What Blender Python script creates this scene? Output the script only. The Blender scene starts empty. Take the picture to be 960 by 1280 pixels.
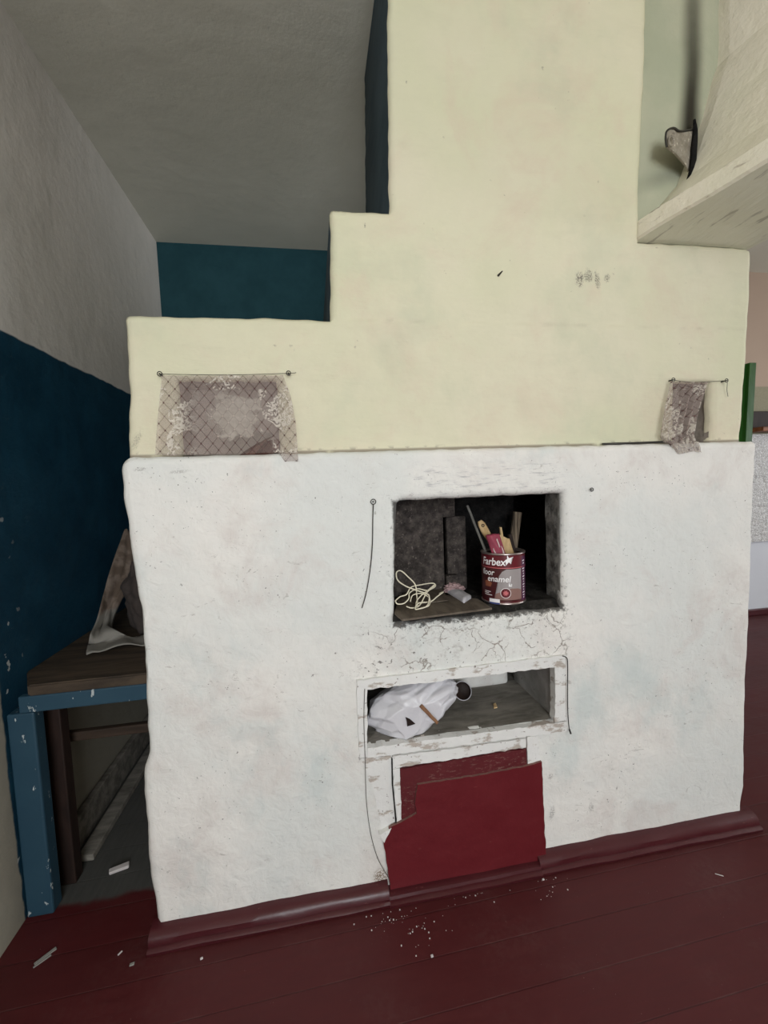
import bpy, bmesh, math, random
from mathutils import Vector, Matrix, noise

random.seed(7)
C = bpy.context.scene.collection
PI = math.pi

# ------------------------------------------------------------------ helpers
def link(name, me, mat=None, parent=None, smooth=False):
    o = bpy.data.objects.new(name, me)
    C.objects.link(o)
    if mat is not None:
        for m in (mat if isinstance(mat, (list, tuple)) else [mat]):
            me.materials.append(m)
    if parent is not None:
        o.parent = parent
        o.matrix_parent_inverse = Matrix.Translation(-parent.location)
    if smooth:
        for p in me.polygons:
            p.use_smooth = True
    return o

def from_bm(name, bm, mat=None, parent=None, smooth=False, recalc=True):
    if recalc:
        bmesh.ops.recalc_face_normals(bm, faces=bm.faces[:])
    me = bpy.data.meshes.new(name)
    bm.to_mesh(me)
    bm.free()
    return link(name, me, mat, parent, smooth)

def tag(o, label, cat=None, group=None, kind=None):
    if label: o['label'] = label
    if cat: o['category'] = cat
    if group: o['group'] = group
    if kind: o['kind'] = kind
    return o

def struct(o):
    o['kind'] = 'structure'
    return o

def thing(name, label, cat, loc, group=None):
    o = bpy.data.objects.new(name, None)
    C.objects.link(o)
    o.location = loc
    o.empty_display_size = 0.05
    return tag(o, label, cat, group)

def add_box(bm, lo, hi, bevel=0.0, seg=2, wob=0.0):
    r = bmesh.ops.create_cube(bm, size=1.0)
    vs = r['verts']
    for v in vs:
        v.co = Vector([lo[i] + (v.co[i] + 0.5) * (hi[i] - lo[i]) for i in range(3)])
        if wob:
            v.co += Vector((random.uniform(-wob, wob), random.uniform(-wob, wob), random.uniform(-wob, wob)))
    if bevel:
        es = list({e for v in vs for e in v.link_edges})
        bmesh.ops.bevel(bm, geom=es, offset=bevel, segments=seg, affect='EDGES', profile=0.5)
    return bm

def box(name, lo, hi, mat, parent=None, bevel=0.0, wob=0.0):
    bm = bmesh.new()
    add_box(bm, lo, hi, bevel, 2, wob)
    return from_bm(name, bm, mat, parent)

def prism_xz(bm, pts, y0, y1):
    """outline in x,z pushed from y0 (front) to y1"""
    a = [bm.verts.new((p[0], y0, p[1])) for p in pts]
    b = [bm.verts.new((p[0], y1, p[1])) for p in pts]
    bm.faces.new(a)
    bm.faces.new(b[::-1])
    n = len(pts)
    for i in range(n):
        bm.faces.new((a[i], b[i], b[(i + 1) % n], a[(i + 1) % n]))

def prism_xy(bm, pts, z0, z1):
    a = [bm.verts.new((p[0], p[1], z1)) for p in pts]
    b = [bm.verts.new((p[0], p[1], z0)) for p in pts]
    bm.faces.new(a); bm.faces.new(b[::-1])
    n = len(pts)
    for i in range(n):
        bm.faces.new((a[i], b[i], b[(i + 1) % n], a[(i + 1) % n]))
    bmesh.ops.bevel(bm, geom=bm.edges[:], offset=0.004, segments=2, affect='EDGES')

def ragged(pts, step=0.012, amp=0.0025, seed=0):
    """break an outline's straight edges into slightly uneven ones"""
    out = []
    n = len(pts)
    for i in range(n):
        a = Vector((pts[i][0], pts[i][1])); b = Vector((pts[(i + 1) % n][0], pts[(i + 1) % n][1]))
        k = max(1, int((b - a).length / step))
        d = (b - a).normalized(); nrm = Vector((-d.y, d.x))
        for j in range(k):
            p = a.lerp(b, j / k)
            if j:
                p = p + nrm * amp * 2.0 * noise.noise(Vector((p.x * 45, p.y * 45, seed)))
            out.append((p.x, p.y))
    return out

def spline(pts, n=8):
    """Catmull-Rom through the points"""
    P = [Vector(p) for p in pts]
    out = []
    for i in range(len(P) - 1):
        p0 = P[max(i - 1, 0)]; p1 = P[i]; p2 = P[i + 1]; p3 = P[min(i + 2, len(P) - 1)]
        for j in range(n):
            t = j / n
            out.append(0.5 * ((2 * p1) + (-p0 + p2) * t + (2 * p0 - 5 * p1 + 4 * p2 - p3) * t * t + (-p0 + 3 * p1 - 3 * p2 + p3) * t ** 3))
    out.append(P[-1])
    return out

def add_tube(bm, pts, r, sides=6):
    P = [Vector(p) for p in pts]
    n = len(P)
    rad = r if callable(r) else (lambda t: r)
    rings = []
    ref = Vector((0.13, 0.31, 0.94)).normalized()
    for i, p in enumerate(P):
        t = (P[min(i + 1, n - 1)] - P[max(i - 1, 0)]).normalized()
        u = t.cross(ref)
        if u.length < 1e-3:
            u = t.cross(Vector((1, 0, 0)))
        u.normalize(); w = t.cross(u)
        rr = rad(i / max(1, n - 1))
        rings.append([bm.verts.new(p + (u * math.cos(2 * PI * k / sides) + w * math.sin(2 * PI * k / sides)) * rr) for k in range(sides)])
    for a, b in zip(rings, rings[1:]):
        for k in range(sides):
            bm.faces.new((a[k], a[(k + 1) % sides], b[(k + 1) % sides], b[k]))
    bm.faces.new(rings[0][::-1]); bm.faces.new(rings[-1])

def tube(name, pts, r, mat, parent=None, sides=6):
    bm = bmesh.new()
    add_tube(bm, pts, r, sides)
    return from_bm(name, bm, mat, parent, True)

def lathe(bm, prof, cx, cy, z0=0.0, seg=48):
    rings = []
    for (r, z) in prof:
        rings.append([bm.verts.new((cx + r * math.cos(2 * PI * k / seg), cy + r * math.sin(2 * PI * k / seg), z0 + z)) for k in range(seg)])
    for a, b in zip(rings, rings[1:]):
        for k in range(seg):
            bm.faces.new((a[k], a[(k + 1) % seg], b[(k + 1) % seg], b[k]))
    return rings

# ------------------------------------------------------------------ materials
class NT:
    def __init__(self, name):
        self.m = bpy.data.materials.new(name)
        self.m.use_nodes = True
        self.t = self.m.node_tree
        self.t.nodes.clear()
        self.out = self.t.nodes.new('ShaderNodeOutputMaterial')
        self.co = self.t.nodes.new('ShaderNodeTexCoord').outputs['Object']
        self.sep = None
    def n(self, typ, **kw):
        x = self.t.nodes.new(typ)
        for k, v in kw.items():
            setattr(x, k, v)
        return x
    def put(self, sock, v):
        if isinstance(v, bpy.types.NodeSocket):
            self.t.links.new(v, sock)
        elif v is not None:
            if hasattr(sock.default_value, '__len__') and not hasattr(v, '__len__'):
                v = (v, v, v)
            if hasattr(sock.default_value, '__len__') and len(sock.default_value) == 4 and len(v) == 3:
                v = (*v, 1)
            sock.default_value = v
    def math(self, op, a, b=None, c=None, clamp=False):
        x = self.n('ShaderNodeMath', operation=op, use_clamp=clamp)
        self.put(x.inputs[0], a)
        if b is not None: self.put(x.inputs[1], b)
        if c is not None: self.put(x.inputs[2], c)
        return x.outputs[0]
    def xyz(self):
        if self.sep is None:
            s = self.n('ShaderNodeSeparateXYZ'); self.put(s.inputs[0], self.co); self.sep = s.outputs
        return self.sep
    def scaled(self, s):
        x = self.n('ShaderNodeVectorMath', operation='MULTIPLY'); self.put(x.inputs[0], self.co); self.put(x.inputs[1], s)
        return x.outputs[0]
    def noise(self, scale, detail=4, rough=0.55, vec=None, dist=0.0):
        x = self.n('ShaderNodeTexNoise')
        self.put(x.inputs['Vector'], vec if vec is not None else self.co)
        x.inputs['Scale'].default_value = scale; x.inputs['Detail'].default_value = detail
        x.inputs['Roughness'].default_value = rough; x.inputs['Distortion'].default_value = dist
        return x.outputs['Fac']
    def voro(self, scale, feature='F1', vec=None, out='Distance'):
        x = self.n('ShaderNodeTexVoronoi', feature=feature)
        self.put(x.inputs['Vector'], vec if vec is not None else self.co)
        x.inputs['Scale'].default_value = scale
        return x.outputs[out]
    def step(self, v, lo, hi, a=0.0, b=1.0):
        x = self.n('ShaderNodeMapRange', interpolation_type='SMOOTHSTEP')
        self.put(x.inputs[0], v)
        for i, q in enumerate((lo, hi, a, b)): x.inputs[i + 1].default_value = q
        return x.outputs[0]
    def mix(self, fac, a, b, mode='MIX'):
        x = self.n('ShaderNodeMix', data_type='RGBA', blend_type=mode)
        self.put(x.inputs[0], fac); self.put(x.inputs[6], a); self.put(x.inputs[7], b)
        return x.outputs[2]
    def mul(self, *a):
        r = a[0]
        for b in a[1:]: r = self.math('MULTIPLY', r, b)
        return r
    def mx(self, *a):
        r = a[0]
        for b in a[1:]: r = self.math('MAXIMUM', r, b)
        return r
    def boxmask(self, x0, x1, z0, z1, soft, ax=0, az=2):
        s = self.xyz()
        return self.mul(self.step(s[ax], x0 - soft, x0 + soft), self.step(s[ax], x1 - soft, x1 + soft, 1, 0),
                        self.step(s[az], z0 - soft, z0 + soft), self.step(s[az], z1 - soft, z1 + soft, 1, 0))
    def bump(self, h, strength=0.3, dist=0.01, prev=None):
        x = self.n('ShaderNodeBump')
        self.put(x.inputs['Height'], h)
        x.inputs['Strength'].default_value = strength; x.inputs['Distance'].default_value = dist
        if prev is not None: self.put(x.inputs['Normal'], prev)
        return x.outputs[0]
    def principled(self, col, rough=0.8, normal=None, metal=0.0, spec=0.5, alpha=None, **kw):
        p = self.n('ShaderNodeBsdfPrincipled')
        self.put(p.inputs['Base Color'], col); self.put(p.inputs['Roughness'], rough)
        self.put(p.inputs['Metallic'], metal); self.put(p.inputs['Specular IOR Level'], spec)
        if normal is not None: self.put(p.inputs['Normal'], normal)
        if alpha is not None: self.put(p.inputs['Alpha'], alpha)
        for k, v in kw.items(): self.put(p.inputs[k], v)
        self.t.links.new(p.outputs[0], self.out.inputs[0])
        return p

def flat(name, col, rough=0.7, var=0.25, scale=30, metal=0.0, spec=0.5, bump=0.15):
    t = NT(name)
    nz = t.noise(scale, 5)
    c = t.mix(nz, tuple(x * (1 - var) for x in col), tuple(min(1, x * (1 + var)) for x in col))
    t.principled(c, rough, t.bump(nz, bump, 0.004) if bump else None, metal, spec)
    return t.m

def spots(t, lst, wob=0.5):
    """small marks of their own shape on a wall: (x, z, half width, half height, strength, tilt)"""
    s = t.xyz(); acc = None
    nz = t.noise(150, 3)
    nz2 = t.noise(260, 3, 0.7)
    for (x, z, a, b, k, ang) in lst:
        dx = t.math('SUBTRACT', s[0], x); dz = t.math('SUBTRACT', s[2], z)
        ca, sa = math.cos(ang), math.sin(ang)
        u = t.math('DIVIDE', t.math('ADD', t.mul(dx, ca), t.mul(dz, sa)), a)
        v = t.math('DIVIDE', t.math('SUBTRACT', t.mul(dz, ca), t.mul(dx, sa)), b)
        d = t.math('SQRT', t.math('ADD', t.mul(u, u), t.mul(v, v)))
        d = t.math('ADD', d, t.math('MULTIPLY', t.math('SUBTRACT', nz, 0.5), wob * 2))
        m = t.mul(t.step(d, 0.35, 1.1, 1, 0), k, t.step(nz2, 0.40, 0.58))
        acc = m if acc is None else t.mx(acc, m)
    return acc

def mat_lower():
    t = NT('whitewash_lower')
    s = t.xyz()
    n1 = t.noise(2.2, 5); n2 = t.noise(9, 6, 0.6); n3 = t.noise(60, 4)
    base = t.mix(t.step(n1, 0.35, 0.65), (0.705, 0.71, 0.68), (0.79, 0.76, 0.715))
    base = t.mix(t.mul(t.step(n2, 0.52, 0.7), 0.25), base, (0.62, 0.60, 0.56))
    # tiny chips and specks
    sp = t.mul(t.step(t.noise(55, 2), 0.70, 0.76), t.step(t.noise(4, 3), 0.48, 0.62))
    base = t.mix(t.mul(sp, 0.55), base, (0.25, 0.22, 0.19))
    mot = t.step(t.noise(4.5, 6, 0.68, dist=0.6), 0.47, 0.72)
    base = t.mix(t.mul(mot, 0.6), base, (0.63, 0.565, 0.53))
    grn = t.step(t.noise(3.0, 5, 0.62, t.scaled((1.3, 1, 0.9))), 0.52, 0.74)
    base = t.mix(t.mul(grn, 0.6), base, (0.54, 0.60, 0.585))
    lines = t.mul(t.step(t.noise(17, 7, 0.75, t.scaled((0.8, 1, 1.5)), 1.5), 0.615, 0.66), t.step(t.noise(2.6, 3), 0.45, 0.6))
    base = t.mix(t.mul(lines, 0.6), base, (0.37, 0.34, 0.31))
    sp3 = t.mx(t.mul(t.step(t.noise(130, 2), 0.70, 0.735), t.step(t.noise(6, 3), 0.47, 0.6)), t.mul(t.step(t.noise(95, 3), 0.655, 0.69), t.boxmask(0.10, 0.82, 0.70, 0.875, 0.03)))
    base = t.mix(t.mul(sp3, 0.75), base, (0.10, 0.085, 0.075))
    # smoke stain hugging the cooking niche
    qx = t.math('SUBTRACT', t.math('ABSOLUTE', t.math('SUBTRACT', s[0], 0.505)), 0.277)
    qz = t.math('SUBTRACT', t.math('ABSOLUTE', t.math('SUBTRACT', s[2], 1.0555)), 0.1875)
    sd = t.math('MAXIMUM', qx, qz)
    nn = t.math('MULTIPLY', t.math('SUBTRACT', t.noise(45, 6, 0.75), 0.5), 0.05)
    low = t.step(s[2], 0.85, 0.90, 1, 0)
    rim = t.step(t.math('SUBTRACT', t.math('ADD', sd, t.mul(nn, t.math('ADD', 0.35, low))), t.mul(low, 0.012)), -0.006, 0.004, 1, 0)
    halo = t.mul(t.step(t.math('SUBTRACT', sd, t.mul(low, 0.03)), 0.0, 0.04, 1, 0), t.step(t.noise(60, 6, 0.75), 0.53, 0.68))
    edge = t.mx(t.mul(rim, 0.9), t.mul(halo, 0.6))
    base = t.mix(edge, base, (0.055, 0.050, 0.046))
    # brushed scuffs above the niche
    sc = t.mul(t.boxmask(0.28, 0.80, 1.255, 1.345, 0.03), t.step(t.noise(30, 6, 0.7, t.scaled((0.5, 1, 3.2))), 0.50, 0.68))
    base = t.mix(t.mul(sc, 0.6), base, (0.33, 0.32, 0.34))
    # cracked band under the niche
    vec = t.n('ShaderNodeVectorMath', operation='ADD'); t.put(vec.inputs[0], t.co)
    wn = t.n('ShaderNodeTexNoise'); wn.inputs['Scale'].default_value = 14; wn.inputs['Detail'].default_value = 4; t.put(wn.inputs['Vector'], t.co)
    vm = t.n('ShaderNodeVectorMath', operation='SCALE'); t.put(vm.inputs[0], wn.outputs['Color']); vm.inputs[3].default_value = 0.09
    t.put(vec.inputs[1], vm.outputs[0])
    cr = t.mx(t.step(t.voro(7.5, 'DISTANCE_TO_EDGE', vec.outputs[0]), 0.003, 0.016, 1, 0), t.mul(t.step(t.voro(17, 'DISTANCE_TO_EDGE', vec.outputs[0]), 0.004, 0.03, 1, 0), t.step(t.noise(9, 3), 0.5, 0.6)))
    cm = t.mul(t.boxmask(0.16, 0.80, 0.70, 0.865, 0.03), t.step(t.noise(8, 3), 0.42, 0.52))
    crack = t.mul(cr, cm)
    base = t.mix(t.mul(crack, 0.8), base, (0.20, 0.16, 0.13))
    gr = t.mul(t.boxmask(0.08, 0.82, 0.70, 0.86, 0.05), t.step(t.noise(40, 6, 0.75), 0.53, 0.68))
    base = t.mix(t.mul(gr, 0.45), base, (0.36, 0.33, 0.30))
    pk = spots(t, [(0.17, 0.80, 0.02, 0.005, .8, -.4), (0.04, 0.795, 0.006, 0.003, .9, 0), (-0.03, 0.735, 0.008, 0.004, .9, 0.3),
                   (0.10, 0.463, 0.006, 0.016, .9, -.35), (0.98, 0.22, 0.004, 0.012, .7, -.2), (0.88, 0.165, 0.012, 0.02, .5, 0),
                   (0.735, 0.17, 0.012, 0.03, .55, -.2), (0.73, 0.30, 0.012, 0.012, .5, 0), (-0.47, 0.20, 0.008, 0.004, .6, .4),
                   (-0.46, 1.36, 0.02, 0.006, .5, .1), (-0.36, 1.35, 0.03, 0.006, .4, .1), (0.43, 0.95 - 1.2, .01, .01, 0, 0)])
    base = t.mix(pk, base, (0.14, 0.12, 0.11))
    # bare earthen plaster where the whitewash has chipped off by the red panel
    chip = spots(t, [(0.148, 0.062, 0.028, 0.032, 1.0, .4)], 0.35)
    base = t.mix(chip, base, (0.20, 0.135, 0.08))
    b = t.bump(t.noise(5, 4), 0.35, 0.03)
    b = t.bump(t.noise(28, 6, 0.6, dist=0.6), 0.4, 0.010, b)
    b = t.bump(t.math('SUBTRACT', n3, t.mul(crack, 2.0)), 0.20, 0.004, b)
    t.principled(base, 0.85, b, spec=0.25)
    return t.m

def mat_upper():
    t = NT('limewash_upper')
    n1 = t.noise(1.7, 4); n2 = t.noise(10, 6, 0.6, t.scaled((0.7, 1, 2.2)))
    base = t.mix(t.step(n1, 0.35, 0.65), (0.655, 0.64, 0.455), (0.70, 0.655, 0.495))
    base = t.mix(t.mul(t.step(n2, 0.5, 0.72), 0.22), base, (0.60, 0.57, 0.42))
    mot = t.step(t.noise(3.6, 6, 0.66, dist=0.5), 0.48, 0.72)
    base = t.mix(t.mul(mot, 0.5), base, (0.655, 0.54, 0.42))
    gm = t.step(t.noise(2.7, 5, 0.6, t.scaled((1.2, 1, 1))), 0.5, 0.72)
    base = t.mix(t.mul(gm, 0.5), base, (0.545, 0.56, 0.41))
    sp = t.mul(t.step(t.noise(48, 2), 0.735, 0.78), t.step(t.noise(3.5, 3), 0.5, 0.62))
    base = t.mix(t.mul(sp, 0.5), base, (0.25, 0.23, 0.18))
    pk = spots(t, [(0.184, 2.045, 0.003, 0.008, .9, 0), (0.322, 2.45, 0.003, 0.006, .6, 0), (0.43, 2.31, 0.003, 0.003, .6, 0),
                   (0.868, 1.920, 0.018, 0.028, .85, 0), (0.900, 1.932, 0.020, 0.022, .85, 0), (0.93, 1.920, 0.012, 0.032, .8, 0.2), (0.965, 1.928, 0.012, 0.016, .75, 0),
                   (-0.09, 1.70, 0.006, 0.004, .5, 0), (-0.045, 1.70, 0.006, 0.004, .4, 0), (0.105, 2.085, 0.010, 0.007, .35, 0), (0.125, 2.082, 0.008, 0.007, .35, 0),
                   (0.14, 1.70, .004, .004, .4, 0), (-0.475, 1.44, 0.012, 0.03, .4, -.4)], 0.6)
    base = t.mix(pk, base, (0.13, 0.115, 0.10))
    # dirty crack and gap shadow painted as a dark line along the foot
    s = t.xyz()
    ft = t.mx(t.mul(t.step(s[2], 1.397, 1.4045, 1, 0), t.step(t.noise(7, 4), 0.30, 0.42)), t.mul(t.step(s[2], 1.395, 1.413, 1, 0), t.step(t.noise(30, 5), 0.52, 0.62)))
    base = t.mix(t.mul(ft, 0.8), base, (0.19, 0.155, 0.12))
    b = t.bump(t.noise(5, 4), 0.3, 0.03)
    b = t.bump(t.noise(24, 6, 0.6, t.scaled((0.6, 1, 1.6))), 0.3, 0.008, b)
    b = t.bump(t.noise(90, 4), 0.15, 0.003, b)
    t.principled(base, 0.85, b, spec=0.25)
    return t.m

def plaster(name, c0, c1, sc=2.0, bump=0.3, speck=0.3, rough=0.9):
    t = NT(name)
    base = t.mix(t.step(t.noise(sc, 5), 0.3, 0.7), c0, c1)
    sp = t.mul(t.step(t.noise(50, 2), 0.70, 0.76), speck)
    base = t.mix(sp, base, tuple(x * 0.35 for x in c0))
    b = t.bump(t.noise(8, 5), bump, 0.02)
    b = t.bump(t.noise(110, 5, 0.7), bump, 0.004, b)
    t.principled(base, rough, b, spec=0.2)
    return t.m

def mat_wall_left():
    t = NT('left_wall_paint')
    s = t.xyz()
    wv = t.math('MULTIPLY', t.math('SUBTRACT', t.noise(9, 4), 0.5), 0.035)
    up = t.mix(t.step(t.noise(1.5, 5), 0.3, 0.7), (0.60, 0.565, 0.515), (0.68, 0.635, 0.585))
    st = t.step(t.noise(7, 5, 0.6, t.scaled((1, 2.5, 0.6))), 0.55, 0.75)
    up = t.mix(t.mul(st, 0.3), up, (0.40, 0.39, 0.34))
    blue = t.mix(t.step(t.noise(6, 6, 0.65), 0.3, 0.75), (0.006, 0.036, 0.066), (0.012, 0.058, 0.098))
    scr = t.mul(t.step(t.noise(40, 5, 0.7, t.scaled((1, 0.6, 1.6))), 0.60, 0.70), t.step(t.noise(5, 3), 0.5, 0.65))
    blue = t.mix(t.mul(scr, 0.35), blue, (0.09, 0.14, 0.16))
    chips = t.mul(t.step(t.noise(28, 3), 0.68, 0.70), t.boxmask(1.30, 1.47, 0.0, 1.25, 0.05, 1, 2))
    blue = t.mix(chips, blue, (0.42, 0.44, 0.43))
    m = t.mul(t.step(t.math('ADD', s[1], wv), 1.368, 1.376), t.step(t.math('ADD', s[2], t.mul(wv, 0.6)), 1.815, 1.823, 1, 0), t.mx(t.step(s[2], 0.640, 0.646), t.step(s[1], 1.425, 1.435, 1, 0)))
    beige_dimmed = t.mix(t.noise(4, 5), (0.27, 0.245, 0.195), (0.34, 0.315, 0.255))  # beige lower wall, its dim light darkened into the colour
    up = t.mix(t.step(t.math('ADD', s[2], wv), 0.76, 0.775, 1, 0), up, beige_dimmed)
    c = t.mix(m, up, blue)
    r = t.math('SUBTRACT', 0.9, t.mul(m, 0.42))
    b = t.bump(t.noise(8, 5), 0.3, 0.02)
    b = t.bump(t.noise(110, 5, 0.7), 0.3, 0.003, b)
    t.principled(c, r, b, spec=0.25)
    return t.m

def mat_wall_back():
    t = NT('back_wall_paint')
    s = t.xyz()
    blue = t.mix(t.step(t.noise(6, 6, 0.65), 0.3, 0.75), (0.010, 0.048, 0.060), (0.017, 0.066, 0.080))
    pink = t.mix(t.noise(3, 4), (0.42, 0.31, 0.245), (0.47, 0.36, 0.28))
    olive = t.mix(t.noise(60, 4), (0.23, 0.21, 0.145), (0.34, 0.31, 0.22))
    white = t.mix(t.noise(3, 4), (0.60, 0.61, 0.66), (0.66, 0.67, 0.71))
    right = t.mix(t.step(s[2], 1.985, 1.995), t.mix(t.step(s[2], 1.2, 1.21), white, olive), pink)
    c = t.mix(t.step(s[0], 1.75, 1.76), blue, right)
    t.principled(c, 0.8, t.bump(t.noise(60, 5, 0.7), 0.25, 0.004), spec=0.25)
    return t.m

def mat_floor():
    t = NT('red_floor_paint')
    s = t.xyz()
    BW = 0.118
    u = t.math('DIVIDE', t.math('ADD', s[1], t.mul(s[0], -0.02)), BW)
    fr = t.math('FRACT', t.math('ADD', u, 40.3))
    seam = t.step(t.math('ABSOLUTE', t.math('SUBTRACT', fr, 0.5)), 0.482, 0.497)
    bid = t.math('FLOOR', t.math('ADD', u, 40.3))
    wn = t.n('ShaderNodeTexWhiteNoise', noise_dimensions='1D'); t.put(wn.inputs['W'], bid)
    g = t.noise(14, 6, 0.6, t.scaled((0.5, 4, 1)))
    red = t.mix(g, (0.058, 0.0066, 0.0082), (0.092, 0.0145, 0.0155))
    red = t.mix(t.mul(wn.outputs[0], 0.35), red, (0.040, 0.0085, 0.0085))
    wear = t.mul(t.step(t.noise(3, 6, 0.65), 0.46, 0.72), t.step(t.noise(60, 4, 0.7), 0.35, 0.65))
    red = t.mix(t.mul(wear, 0.34), red, (0.105, 0.050, 0.047))
    ridge = t.mul(seam, t.step(t.noise(6, 4), 0.42, 0.62))
    red = t.mix(t.mul(seam, 0.35), red, (0.022, 0.005, 0.006))
    red = t.mix(t.mul(ridge, 0.22), red, (0.16, 0.085, 0.08))
    dust = t.mul(t.step(t.noise(240, 2), 0.72, 0.77), t.step(t.noise(5, 3), 0.45, 0.65))
    red = t.mix(t.mul(dust, 0.5), red, (0.45, 0.38, 0.36))
    bare = t.mix(t.noise(20, 6, 0.6, t.scaled((4, 0.6, 1))), (0.045, 0.045, 0.042), (0.09, 0.087, 0.08))
    nb = t.math('MULTIPLY', t.math('SUBTRACT', t.noise(11, 4), 0.5), 0.07)
    mb = t.mul(t.step(t.math('ADD', s[1], nb), 1.385, 1.415), t.step(s[0], -0.48, -0.46, 1, 0))
    c = t.mix(mb, red, bare)
    rough = t.math('ADD', t.math('ADD', 0.42, t.mul(g, 0.22)), t.mul(mb, 0.4))
    b = t.bump(t.math('ADD', t.mul(seam, -1.0), t.mul(g, 0.15)), 0.35, 0.004)
    b = t.bump(t.noise(4, 3), 0.2, 0.02, b)
    t.principled(c, rough, b, spec=0.28)
    return t.m

def mat_redpaint(name='red_gloss_paint', c0=(0.098, 0.0055, 0.0095), c1=(0.140, 0.011, 0.016), rough=0.36, wear=0.0):
    t = NT(name)
    g = t.noise(9, 6, 0.6, t.scaled((1.0, 1, 2.4)))
    c = t.mix(g, c0, c1)
    sc = t.mul(t.step(t.noise(70, 4, 0.75, t.scaled((0.4, 1, 2))), 0.66, 0.72), 0.30)
    c = t.mix(sc, c, (0.32, 0.16, 0.14))
    if wear:
        wm = t.mul(t.step(t.noise(75, 6, 0.75, t.scaled((0.6, 1, 1.6))), 0.545, 0.60), t.step(t.noise(8, 3), 0.42, 0.6), wear)
        c = t.mix(wm, c, (0.34, 0.24, 0.20))
    t.principled(c, t.math('ADD', rough, t.mul(g, 0.2)), t.bump(t.noise(26, 5, 0.6), 0.22, 0.006), spec=0.45)
    return t.m

def mat_peel():
    t = NT('peeling_white_paint')
    w = t.mix(t.noise(6, 4), (0.70, 0.69, 0.66), (0.80, 0.79, 0.77))
    p = t.step(t.noise(20, 6, 0.65, t.scaled((0.6, 1, 1.4))), 0.55, 0.625)
    c = t.mix(t.mul(p, 0.7), w, (0.34, 0.26, 0.20))
    sp = t.step(t.noise(75, 3), 0.66, 0.70)
    c = t.mix(t.mul(sp, 0.8), c, (0.13, 0.075, 0.06))
    t.principled(c, 0.7, t.bump(t.math('SUBTRACT', t.noise(40, 5), t.mul(p, 0.6)), 0.4, 0.006), spec=0.3)
    return t.m

def mat_soot(name, c0, c1, sc=22, rough=0.95):
    t = NT(name)
    n = t.noise(sc, 7, 0.72)
    c = t.mix(t.step(n, 0.35, 0.72), c0, c1)
    c = t.mix(t.mul(t.step(t.noise(85, 3, 0.7), 0.60, 0.70), 0.55), c, tuple(min(1, x * 2.6) for x in c1))
    t.principled(c, rough, t.bump(n, 0.55, 0.012), spec=0.15)
    return t.m

def mat_lip():
    t = NT('smoked_plaster_lip')
    s = t.xyz()
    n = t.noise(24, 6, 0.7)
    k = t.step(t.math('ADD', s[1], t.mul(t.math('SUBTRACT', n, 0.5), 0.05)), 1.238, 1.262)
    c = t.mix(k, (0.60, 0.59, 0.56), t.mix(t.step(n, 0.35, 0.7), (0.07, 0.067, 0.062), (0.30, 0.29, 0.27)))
    t.principled(c, 0.95, t.bump(n, 0.5, 0.012), spec=0.15)
    return t.m

def mat_wood(name, c0, c1, grain=(1, 1, 12), sc=6, rough=0.7):
    t = NT(name)
    g = t.noise(sc, 6, 0.65, t.scaled(grain), 0.4)
    c = t.mix(t.step(g, 0.3, 0.7), c0, c1)
    t.principled(c, rough, t.bump(g, 0.25, 0.004), spec=0.25)
    return t.m

def mat_lace():
    t = NT('dusty_lace')
    s = t.xyz()
    def net(k, sgn, w):
        v = t.math('ADD', s[0], t.mul(s[2], 0.8 * sgn))
        fr = t.math('FRACT', t.math('ADD', t.math('DIVIDE', v, k), 20.0))
        return t.step(t.math('ABSOLUTE', t.math('SUBTRACT', fr, 0.5)), 0.5 - w, 0.5 - w * 0.4)
    a, b = net(0.030, 1, 0.055), net(0.030, -1, 0.055)
    lines = t.mul(t.mx(a, b), 1.0)
    dots = t.mul(net(0.030, 1, 0.13), net(0.030, -1, 0.13))
    fl = t.step(t.noise(13, 3, 0.5, dist=1.2), 0.50, 0.56)
    lf = t.mul(fl, t.step(t.noise(75, 3, 0.6, dist=1.5), 0.42, 0.55))
    dx = t.math('DIVIDE', t.math('SUBTRACT', s[0], -0.205), 0.066)
    dz = t.math('DIVIDE', t.math('SUBTRACT', s[2], 1.500), 0.066)
    rr = t.math('ADD', t.math('SQRT', t.math('ADD', t.mul(dx, dx), t.mul(dz, dz))), t.mul(t.math('SUBTRACT', t.noise(24, 5, 0.65), 0.5), 2.2))
    med = t.step(rr, 0.85, 1.15, 1, 0)
    bare = t.mul(t.step(s[0], -0.25, -0.21), t.step(s[0], -0.115, -0.10, 1, 0), t.step(s[2], 1.445, 1.465, 1, 0))
    lf = t.mul(lf, t.math('SUBTRACT', 1.0, t.mx(t.mul(bare, 0.8), t.mul(t.step(s[0], -0.36, -0.27, 0, 1), t.step(s[0], -0.15, -0.13, 1, 0), t.step(s[2], 1.56, 1.58, 1, 0), t.step(s[0], 0.3, 0.4, 1, 0), 0.9))))
    lf = t.mx(lf, t.mul(med, t.math('ADD', 0.45, t.mul(t.noise(70, 4), 0.35))))
    fine = t.noise(420, 2)
    alpha = t.mx(t.math('SUBTRACT', t.math('ADD', 0.28, t.mul(fine, 0.30)), t.mul(bare, 0.22)), t.mul(lines, 0.62), t.mul(lf, 0.85), dots)
    col = t.mix(lf, (0.44, 0.355, 0.32), (0.60, 0.545, 0.475))
    col = t.mix(t.mul(t.mx(lines, dots), t.math('SUBTRACT', 1.0, lf)), col, (0.115, 0.065, 0.06))
    p = t.principled(col, 0.95, None, spec=0.1, alpha=alpha)
    return t.m

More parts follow.
